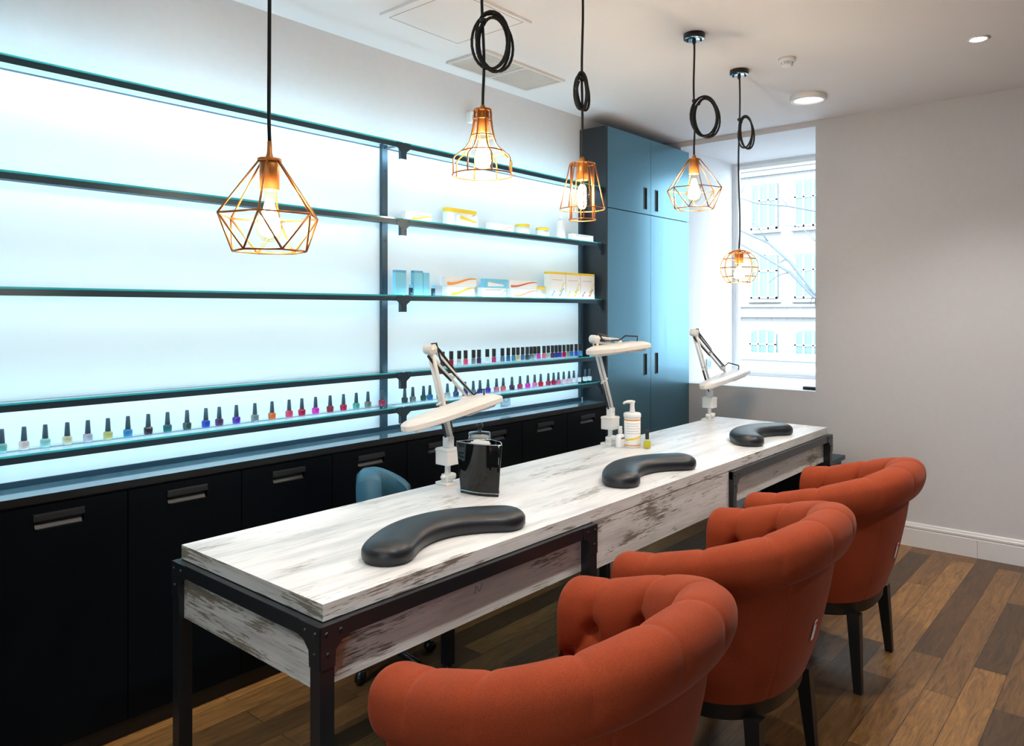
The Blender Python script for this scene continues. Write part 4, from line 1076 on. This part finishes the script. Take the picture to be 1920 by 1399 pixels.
def make_tub_chair(label, loc, rz=0.0):
    t = thing('tub_chair', label, 'chair', loc, rz, 'rust tub chairs along the table')
    G, pts, s, tot, zt = tub_shell()
    ns, m, _ = G.shape
    sh = grid_mesh('upholstered_shell', G, M_orange, t)
    # buttons on the first two visible rows
    K = 8; sk = np.linspace(0.085, 0.915, K)*tot; pitch = sk[1]-sk[0]
    crest = np.argmax(G[:, :, 2], axis=1)
    def at(sv, q):
        i = int(np.clip(round(sv/tot*(ns-1)), 1, ns-2))
        seg_ = G[i, crest[i]:, :]
        al = np.r_[0, np.cumsum(np.linalg.norm(np.diff(seg_, axis=0), axis=1))]
        j = int(np.clip(np.searchsorted(al, q), 1, len(al)-2))
        p = seg_[j]; n_ = np.cross(G[i+1, crest[i]+j]-G[i-1, crest[i]+j], seg_[j+1]-seg_[j-1]); n_ = n_/np.linalg.norm(n_)
        ctr = np.array((0.0, 0.0, p[2]))
        if np.dot(n_, ctr-p) < 0: n_ = -n_
        return Vector(p), Vector(n_)
    for k in range(K):
        p, n_ = at(sk[k], 0.165)
        rot = n_.to_track_quat('Z', 'Y').to_matrix().to_4x4()
        b = MB(); b.lathe([(0.0075,-0.001),(0.0075,0.002),(0.005,0.004),(0,0.005)], 10, M=Matrix.Translation(p) @ rot); b.build('button', M_orange, sh)
    # closed fronts of the two arms: dark facing following the section
    for side, i in ((0, 1), (1, ns-2)):
        sec = G[i]
        b = MB()
        c = sec.copy()
        x0 = c[:, 0].mean()
        poly = [(float(p[0])-0.001, float(p[1]), float(p[2])) for p in c]
        v = [b.bm.verts.new(q) for q in poly]
        v2 = [b.bm.verts.new((q[0]+0.012, q[1], q[2])) for q in poly]
        b.bm.faces.new(v); b.bm.faces.new(list(reversed(v2)))
        nn = len(v)
        for k in range(nn): b.bm.faces.new((v[k], v[(k+1) % nn], v2[(k+1) % nn], v2[k]))
        b.build('arm_facing', M_legwood, t)
    # seat cushion
    hwi = 0.250
    def seatout(ins, z):
        out = []
        for k in range(40):
            a = 2*pi*k/40; c_, s_ = cos(a), sin(a)
            x = math.copysign(abs(c_)**0.55, c_); y = math.copysign(abs(s_)**0.55, s_)
            out.append((-0.050+x*(0.195-ins), y*(hwi-ins), z))
        return out
    b = MB(); b.layers([seatout(0.01,0.345), seatout(0.0,0.36), seatout(0.0,0.44), seatout(0.012,0.462), seatout(0.05,0.475), seatout(0.11,0.480)]); b.build('seat', M_orange, t)
    # dark plinth band below the shell
    band_ = []
    ii = list(range(0, ns, 6))+[ns-1]
    def ring(off, z):
        r = []
        for i in ii:
            p = G[i, 0]; c = np.array((-0.02, 0.0, 0)); d = p-c; d[2] = 0; d = d/np.linalg.norm(d)
            r.append((float(p[0]+d[0]*off), float(p[1]+d[1]*off), z))
        return r
    b = MB(); b.layers([ring(-0.016,0.292), ring(-0.010,0.348)], smooth=False); b.build('base_frame', M_legwood, t, autosmooth=40)
    for (x, y, sx, sy) in ((0.165,-0.215,0.022,-0.025),(0.165,0.215,0.022,0.025),(-0.180,-0.275,-0.012,-0.006),(-0.180,0.275,-0.012,0.006)):
        b = MB(); w0, w1 = 0.024, 0.0145
        b.layers([[(x+sx+px*w1, y+sy+py*w1, 0.0) for px, py in ((-1,-1),(1,-1),(1,1),(-1,1))], [(x+px*w0, y+py*w0, 0.30) for px, py in ((-1,-1),(1,-1),(1,1),(-1,1))]], smooth=False); b.build('leg', M_legwood, t)
    # white care tag on the outer rear
    i = int(ns*0.487); j = int(np.argmin(np.abs(G[i, :int(m*0.4), 2]-0.53)))
    p = Vector(G[i, j]); tg = Vector(G[i+3, j]-G[i-3, j]).normalized(); upv = Vector(G[i, j+4]-G[i, j-4]).normalized(); nn = tg.cross(upv)
    if nn.x < 0: nn = -nn
    R = Matrix.Identity(4)
    for c, vv in enumerate((nn, tg, upv)):
        for r in range(3): R[r][c] = vv[r]
    T_ = Matrix.Translation(p+nn*0.004) @ R
    b = MB(); b.box((0,-0.009,-0.030), (0.002,0.009,0.035), bevel=0.0007, M=T_); tg_ = b.build('care_tag', M_paper, t)
    b = MB(); b.box((0.0019,-0.0092,0.020), (0.0024,0.0092,0.031), M=T_); b.build('tag_print', M_red, tg_)
    return t
CX = -1.085
ch = make_tub_chair('rust orange tufted tub chair nearest the camera, by the table corner', (-1.048, 1.407, 0), 0.016)
dup(ch, (-1.074, 2.368, 0), 'rust orange tufted tub chair in the middle of the row at the table')
dup(ch, (-1.085, 3.371, 0), 'rust orange tufted tub chair at the window end of the row')

# technician chair behind the table
t = thing('technician_chair', 'dark blue chair back rising behind the table near the black bin', 'chair', (-2.50, 2.10, 0), radians(0))
b = MB()
rr = []
for k in range(17):
    u = k/16; a = -0.80+1.6*u
    x = 0.20-0.26*cos(a); y = 0.112*sin(a)/sin(0.80)
    z = 0.836-0.085*max(0.0, (u-0.22)/0.78)**2-0.02*max(0.0, (0.15-u)/0.15)**2
    nx, ny = -cos(a), sin(a)
    pts = []
    ed = 1.0-0.6*max(0, abs(2*u-1)-0.85)/0.15
    for (o, zz) in ((-0.040,0.50),(-0.052,z-0.07),(-0.050,z-0.020),(-0.030,z-0.004),(0.000,z),(0.034,z-0.006),(0.052,z-0.024),(0.054,z-0.07),(0.042,0.50)):
        pts.append((x+nx*o, y+ny*o, zz if zz < 0.6 else zz-0.02*(1-ed)))
    rr.append(pts)
b.layers(rr); b.build('backrest', M_blueleather, t, autosmooth=60)
b = MB(); b.lathe([(0,0.42),(0.19,0.42),(0.20,0.44),(0.20,0.48),(0.18,0.50),(0,0.505)], 28, c=(0.0,0,0)); b.build('seat', M_blueleather, t)
b = MB(); b.lathe([(0,0.06),(0.025,0.06),(0.025,0.42),(0,0.42)], 14); b.build('column', M_blackmetal, t)
for k in range(5):
    a = 2*pi*k/5; b = MB(); b.tube([(0,0,0.075),(0.20*cos(a),0.20*sin(a),0.055)], [0.018,0.012], 8); lg = b.build('leg', M_blackmetal, t)
    b = MB(); b.lathe([(0,-0.012),(0.025,-0.012),(0.025,0.012),(0,0.012)], 14, M=Matrix.Translation((0.20*cos(a),0.20*sin(a),0.0255)) @ Matrix.Rotation(a, 4, 'Z') @ Matrix.Rotation(pi/2, 4, 'X')); b.build('caster', M_black, lg)

# ------------------------------------------------------------------ pendant lamps
def pend(label, X, Y, z_cap, socket, bulb, coil=None):
    """z_cap = top of the ferrule; socket=(z_top, z_bot, r); bulb=(z_top,z_bot,r,kind)"""
    t = thing('pendant_lamp', label, 'pendant lamp', (X, Y, H-0.0005), 0, 'copper cage pendants over the table')
    def Z(z): return z-H
    b = MB(); b.lathe([(0,0),(0.050,0),(0.050,-0.022),(0.048,-0.025),(0,-0.025)], 32, mi=0)
    c = b.build('canopy', [M_black, M_chrome], t)
    for p in c.data.polygons:
        if p.normal.z < -0.7: p.material_index = 1
    b = MB(); b.lathe([(0.009,-0.025),(0.009,-0.040),(0.005,-0.050),(0,-0.050)], 14); b.build('cord_grip', M_black, t)
    for s in (-1, 1):
        b = MB(); b.lathe([(0.005,-0.0255),(0.005,-0.036),(0,-0.037)], 10, c=(s*0.028, s*0.014, 0)); b.build('screw', M_black, c)
    zc = Z(z_cap)
    pts = []
    nseg = 14
    for k in range(nseg+1):
        u = k/nseg
        pts.append((0.003*sin(u*9+X*7), 0.003*sin(u*7+Y*5), -0.045+(zc+0.045)*u))
    pts[-1] = (0, 0, zc)
    b = MB(); b.tube(pts, 0.0048, 8); b.build('cord', M_cord, t)
    if coil:
        zc0, rw, rh, ox, yaw, loops = coil
        b = MB(); path = []
        n = loops*26
        rnd = random.Random(int(abs(X*1000+Y*100)))
        var = [((0.72,1.04,0.86,1.0,0.66)[_i % 5]+rnd.uniform(-0.05,0.05), (0.84,1.03,0.92,0.99,0.80)[_i % 5]+rnd.uniform(-0.04,0.04), rnd.uniform(-0.010,0.010), rnd.uniform(-0.02,0.02), (-0.16,0.10,0.20,-0.08,0.14)[_i % 5]+rnd.uniform(-0.05,0.05)) for _i in range(loops+1)]
        for k in range(n+1):
            f = k/26; i = min(int(f), loops-1); u = f-i
            a = 2*pi*f+pi*0.75
            A, B_ = var[i], var[i+1]
            q = [A[j]*(1-u)+B_[j]*u for j in range(5)]
            lx = ox+rw*q[0]*cos(a); lz = rh*q[1]*sin(a)
            lx -= ox; lz0 = lz-rh*0.72; lx, lz0 = lx*cos(q[4])-lz0*sin(q[4]), lx*sin(q[4])+lz0*cos(q[4]); lx += ox; lz = lz0+rh*0.72
            ly = q[2]+0.006*i-0.01
            path.append((lx*cos(yaw)-ly*sin(yaw), lx*sin(yaw)+ly*cos(yaw), Z(zc0)+lz+q[3]*0.4))
        b.tube(path, 0.0048, 8)
        b.build('cord_coil', M_cord, t)
        b = MB(); b.lathe([(0.011,-0.006),(0.0125,0),(0.011,0.006)], 12, c=(0.002,0,Z(zc0)+rh*0.72)); b.build('cable_tie', M_black, t)
    zt, zb, r = socket
    b = MB(); b.lathe([(0,zc),(0.0055,zc),(0.0065,Z(zt)+0.018),(0.010,Z(zt)+0.006),(0.011,Z(zt)),(0,Z(zt))], 16); b.build('ferrule', M_copper2, t)
    b = MB(); b.lathe([(0,Z(zt)),(r*0.9,Z(zt)),(r,Z(zt)-0.004),(r,Z(zb)),(r*0.88,Z(zb)),(r*0.86,Z(zb)+0.01),(0,Z(zb)+0.01)], 24); b.build('socket', M_copper2, t)
    bz0, bz1, br, kind = bulb
    if kind == 'pear':
        pr = [(0.010,0.02),(0.014,0.0),(0.016,-0.10)]
        prof = [(0.012, 0.0),(0.013,0.06),(0.017,0.22),(br*0.80,0.45),(br*0.97,0.62),(br,0.72),(br*0.93,0.84),(br*0.70,0.94),(br*0.35,0.99),(0,1.0)]
        fpr = [(0,0.18),(br*0.26,0.20),(br*0.52,0.42),(br*0.76,0.60),(br*0.80,0.72),(br*0.62,0.85),(0,0.92)]
    else:
        prof = [(0.012,0.0),(0.014,0.04),(br*0.96,0.16),(br,0.24),(br,0.86),(br*0.85,0.94),(br*0.4,0.99),(0,1.0)]
        fpr = [(0,0.16),(br*0.35,0.18),(br*0.62,0.30),(br*0.62,0.80),(br*0.35,0.88),(0,0.89)]
    hh = bz1-bz0
    b = MB(); b.lathe([(rr_, Z(bz0)+hh*u) for rr_, u in prof], 24); bl = b.build('bulb', M_amber, t)
    b = MB(); b.lathe([(rr_, Z(bz0)+hh*u) for rr_, u in fpr], 16); b.build('glow_core', M_bulbglow, bl)  # glowing body fattened to imitate the bulb's overexposed glow
    return t, Z
def wires(t, segs, loops, r, name='cage'):
    b = MB()
    for p, q in segs: b.tube([p, q], r, 6)
    for lp in loops: b.tube(lp, r, 6, closed=True)
    return b.build(name, M_copper, t)
def hexring(n, r, z, ph): return [Vector((r*cos(2*pi*k/n+ph), r*sin(2*pi*k/n+ph), z)) for k in range(n)]
def circ(r, z, n=40): return [(r*cos(2*pi*k/n), r*sin(2*pi*k/n), z) for k in range(n)]
def polylines(t, lines, loops, r):
    b = MB()
    for l in lines: b.tube(l, r, 6)
    for lp in loops: b.tube(lp, r, 6, closed=True)
    return b.build('cage', M_copper, t)
def diamond(t, Z, ztop, zeq, zbot, rt, re, rb, ph, wr):
    T_ = hexring(6, rt, Z(ztop), ph); E_ = hexring(6, re, Z(zeq), ph); B_ = hexring(6, rb, Z(zbot), ph+pi/6)
    lines = []
    for k in range(6):
        lines.append([T_[k], E_[k]])
        lines.append([E_[k], E_[(k+1) % 6]]); lines.append([B_[k], B_[(k+1) % 6]])
        lines.append([E_[k], B_[k]]); lines.append([E_[(k+1) % 6], B_[k]])
    polylines(t, lines, [circ(rt, Z(ztop))], wr)
fwd = 0.7083  # camera yaw, for the orientation of the hexagons
# 1: big diamond
t, Z = pend('large copper diamond cage pendant nearest the camera, over the near arm rest', -1.69, 1.04, 1.925, (1.878,1.803,0.024), (1.806,1.672,0.033,'pear'))
diamond(t, Z, 1.876, 1.738, 1.650, 0.026, 0.126, 0.090, radians(17), 0.0026)
b = MB(); b.lathe([(0,Z(1.881)),(0.029,Z(1.881)),(0.029,Z(1.874)),(0,Z(1.874))], 24); b.build('cap', M_copper2, t)
# 2: bell
t, Z = pend('copper bell-shaped cage pendant with a big cord coil, second from the camera', -1.69, 1.825, 2.178, (2.160,2.086,0.021), (2.089,1.955,0.034,'pear'), coil=(2.385,0.062,0.098,0.030,fwd+0.05,4))
pf = [(0.0285,2.160),(0.030,2.131),(0.0335,2.10),(0.0385,2.076),(0.047,2.052),(0.058,2.035),(0.078,2.018),(0.094,2.006),(0.100,1.996),(0.100,1.948)]
lines = []
for k in range(8):
    a = 2*pi*k/8+0.25
    lines.append([(r*cos(a), r*sin(a), Z(z)) for r, z in pf])
polylines(t, lines, [circ(r, Z(z)) for r, z in ((0.0285,2.160),(0.030,2.131),(0.0385,2.076),(0.072,2.023),(0.100,1.948))], 0.0026)
b = MB(); b.lathe([(0,Z(2.166)),(0.029,Z(2.164)),(0.029,Z(2.157)),(0,Z(2.157))], 24); b.build('cap', M_copper2, t)
# 3: flared cylinder
t, Z = pend('copper flared lantern cage pendant in front of the tall cabinet edge, third from the camera', -1.69, 2.39, 2.092, (2.076,2.005,0.022), (2.010,1.880,0.026,'tube'), coil=(2.342,0.024,0.074,-0.006,fwd+0.3,4))
lines = []
rt3, rb3, rl3 = 0.048, 0.086, 0.051
for k in range(6):
    a = 2*pi*k/6+0.5
    lines.append([(rt3*cos(a), rt3*sin(a), Z(2.068)), (rb3*cos(a), rb3*sin(a), Z(1.893))])
for k in range(6):
    a = 2*pi*k/6+0.2
    lines.append([(rt3*cos(a), rt3*sin(a), Z(2.068)), (rl3*cos(a), rl3*sin(a), Z(1.852))])
for k in range(3):
    a = pi*k/3+0.5
    lines.append([(rt3*cos(a), rt3*sin(a), Z(2.068)), (-rt3*cos(a), -rt3*sin(a), Z(2.068))])
polylines(t, lines, [circ(rt3, Z(2.068)), circ(rb3, Z(1.893)), circ(rl3, Z(1.852))], 0.0024)
# 4: small diamond
t, Z = pend('copper diamond cage pendant in front of the tall cabinet doors', -1.675, 3.285, 2.243, (2.222,2.151,0.024), (2.155,2.015,0.036,'pear'), coil=(2.426,0.066,0.100,0.052,fwd+0.05,4))
diamond(t, Z, 2.220, 2.078, 1.986, 0.027, 0.130, 0.092, radians(12), 0.0024)
# 5: globe
t, Z = pend('copper round globe cage pendant hanging low in front of the window', -1.74, 3.94, 1.842, (1.822,1.760,0.023), (1.765,1.665,0.036,'pear'), coil=(2.480,0.040,0.092,0.034,fwd+0.02,3))
Rg, zc = 0.098, 1.735
lines = []
for k in range(8):
    a = 2*pi*k/8+0.35
    lines.append([(Rg*sin(th)*cos(a), Rg*sin(th)*sin(a), Z(zc)+Rg*cos(th)) for th in np.linspace(0.27, 2.50, 22)])
polylines(t, lines, [circ(Rg*sin(th), Z(zc)+Rg*cos(th)) for th in (0.27, 0.62, 1.05, 1.57, 2.08, 2.50)], 0.0027)

# ------------------------------------------------------------------ ceiling fittings
t = thing('access_hatch', 'square white access hatch in the ceiling beside the cord coils', 'hatch', (-2.385, 2.405, H-0.0005))
b = MB(); b.box((-0.225,-0.256,-0.012), (0.225,0.256,0), bevel=0.001); b.build('frame', M_ceil, t)
b = MB()
for lo, hi in (((-0.209,-0.215,-0.0126),(-0.207,0.215,-0.0115)), ((0.207,-0.215,-0.0126),(0.209,0.215,-0.0115)), ((-0.209,0.213,-0.0126),(0.209,0.215,-0.0115)), ((-0.209,-0.215,-0.0126),(0.209,-0.213,-0.0115))): b.box(lo, hi)
b.build('seam', M_gap, t)
t = thing('air_vent', 'white double air vent grille in the ceiling near the shelves', 'vent', (-2.708, 3.125, H-0.0005))
b = MB(); rw_, rl_ = 0.145, 0.330
for lo, hi in (((-rw_,-rl_,-0.012),(-rw_+0.018,rl_,0)), ((rw_-0.018,-rl_,-0.012),(rw_,rl_,0)), ((-rw_+0.018,-rl_,-0.012),(rw_-0.018,-rl_+0.018,0)), ((-rw_+0.018,rl_-0.018,-0.012),(rw_-0.018,rl_,0)), ((-rw_+0.018,-0.010,-0.012),(rw_-0.018,0.010,0))): b.box(lo, hi)
b.build('frame', M_vent, t)
b = MB(); b.box((-rw_+0.018,-rl_+0.018,-0.002), (rw_-0.018,rl_-0.018,0)); b.build('backing', M_ventdark, t)
b = MB()
for half in ((-rl_+0.018, -0.010), (0.010, rl_-0.018)):
    for k in range(20):
        x = -rw_+0.024+k*(2*rw_-0.048)/19
        b.box((x-0.0035, half[0], -0.009), (x+0.0035, half[1], -0.003))
b.build('slats', M_vent, t)
t = thing('smoke_detector', 'small white smoke detector on the ceiling between two pendants and the lit spot', 'smoke detector', (-1.47, 3.92, H-0.0005))
b = MB(); b.lathe([(0,0),(0.044,0),(0.044,-0.014),(0.040,-0.018),(0.032,-0.020),(0,-0.020)], 28); b.build('base', M_white, t)
b = MB()
for k in range(10):
    a = 2*pi*k/10; b.tube([(0.030*cos(a),0.030*sin(a),-0.020),(0.026*cos(a),0.026*sin(a),-0.034)], 0.003, 6)
b.lathe([(0,-0.034),(0.030,-0.034),(0.028,-0.040),(0,-0.042)], 24); b.build('cage', M_white, t)
t = thing('ring_ceiling_lamp', 'round white recessed ring fitting in the ceiling near the window', 'ceiling lamp', (-1.63, 4.69, H-0.0005))
b = MB(); b.lathe([(0.105,0),(0.108,-0.022),(0.100,-0.030),(0.086,-0.030),(0.074,-0.008),(0.074,0)], 40); b.build('ring', M_white, t)
b = MB(); b.lathe([(0,-0.002),(0.0738,-0.002),(0.0738,-0.006),(0,-0.006)], 32); b.build('diffuser', M_softglow, t)
def downlight(label, x, y, energy, cone=118):
    t = thing('recessed_downlight', label, 'downlight', (x, y, H-0.0005), 0, 'recessed ceiling downlights')
    b = MB(); b.lathe([(0.045,0),(0.048,-0.004),(0.036,-0.006),(0.034,0)], 28); b.build('trim_ring', M_white, t)
    b = MB(); b.lathe([(0,-0.001),(0.034,-0.001),(0.034,-0.003),(0,-0.003)], 24); b.build('lamp_face', M_lampglow, t)
    ld = bpy.data.lights.new('downlight_beam', 'SPOT'); ld.energy = energy; ld.spot_size = radians(cone); ld.spot_blend = 0.75; ld.shadow_soft_size = 0.035; ld.color = DL_COL
    lo = bpy.data.objects.new('downlight_beam', ld); COL.objects.link(lo); lo.parent = t; lo.location = (0,0,-0.02)
DL_COL = (1.0, 0.965, 0.92)
for (x, y, e, lab) in ((-0.66, 4.23, 42, 'glaring recessed downlight in the ceiling near the bare wall'),
                       (-0.74, 2.85, 44, 'recessed downlight above the middle tub chair'),
                       (-0.74, 1.30, 42, 'recessed downlight above the nearest tub chair'),
                       (-0.80, -0.40, 30, 'added fill downlight in the ceiling behind the camera'),  # unseen, added for more light from the camera side
                       (-2.42, 0.10, 14, 'added unseen downlight by the near end of the shelves'),  # out of view, put in to brighten the left floor and end board
                       (0.95, 3.60, 50, 'added fill downlight near the bare wall, further from the table')):  # invented off-frame fitting, lights the floor for warm bounce
    downlight(lab, x, y, e)

downlight('added narrow downlight above the aisle between cabinets and table', -2.55, 1.45, 80, 26)  # off-frame spot added only to brighten the aisle floor

# ------------------------------------------------------------------ daylight
wd = bpy.data.worlds.new('World'); SC.world = wd; wd.use_nodes = True
nt = wd.node_tree; nt.nodes.clear()
o = nt.nodes.new('ShaderNodeOutputWorld'); bg = nt.nodes.new('ShaderNodeBackground')
bg.inputs[0].default_value = (0.76,0.90,1.0,1); bg.inputs[1].default_value = 5.5
nt.links.new(bg.outputs[0], o.inputs[0])
sd = bpy.data.lights.new('sun', 'SUN'); sd.energy = 2.0; sd.angle = radians(8); sd.color = (1.0,0.97,0.92)
so = bpy.data.objects.new('sun', sd); COL.objects.link(so); so.rotation_euler = (radians(52), 0, radians(-12)); so.location = (0,0,20)
pl = bpy.data.lights.new('window_portal', 'AREA'); pl.shape = 'RECTANGLE'; pl.size = WX1-WX0; pl.size_y = WZ1-WZ0
pl.cycles.is_portal = True
pl2 = pl.copy(); pl2.size = BX1-BX0; pl2.size_y = BZ1-BZ0; pl2.cycles.is_portal = True
po2 = bpy.data.objects.new('window_portal', pl2); COL.objects.link(po2); po2.location = ((BX0+BX1)/2, YB-0.32, (BZ0+BZ1)/2); po2.rotation_euler = (radians(90), 0, 0)  # portal serving the added rear window
po = bpy.data.objects.new('window_portal', pl); COL.objects.link(po); po.location = ((WX0+WX1)/2, 6.36, (WZ0+WZ1)/2); po.rotation_euler = (radians(-90), 0, 0)

# ------------------------------------------------------------------ camera
cd = bpy.data.cameras.new('camera'); cam = bpy.data.objects.new('camera', cd); COL.objects.link(cam)
cam.location = (0, 0, 1.5); cam.rotation_euler = (pi/2, 0, math.atan2(1212, 1415))
cd.sensor_fit = 'HORIZONTAL'; cd.sensor_width = 36.0; cd.lens = 36.0*1415/1920
cd.shift_y = -(699.5-583.0)/1920
cd.clip_start = 0.05
SC.camera = cam
SC.view_settings.view_transform = 'Standard'; SC.view_settings.look = 'None'
SC.view_settings.exposure = 0.95; SC.view_settings.gamma = 1.0
SC.view_settings.use_curve_mapping = False
SC.cycles.max_bounces = 10; SC.cycles.transparent_max_bounces = 24; SC.cycles.diffuse_bounces = 5
SC.cycles.sample_clamp_indirect = 6.0; SC.cycles.caustics_reflective = False; SC.cycles.caustics_refractive = False
SC.cycles.use_denoising = True
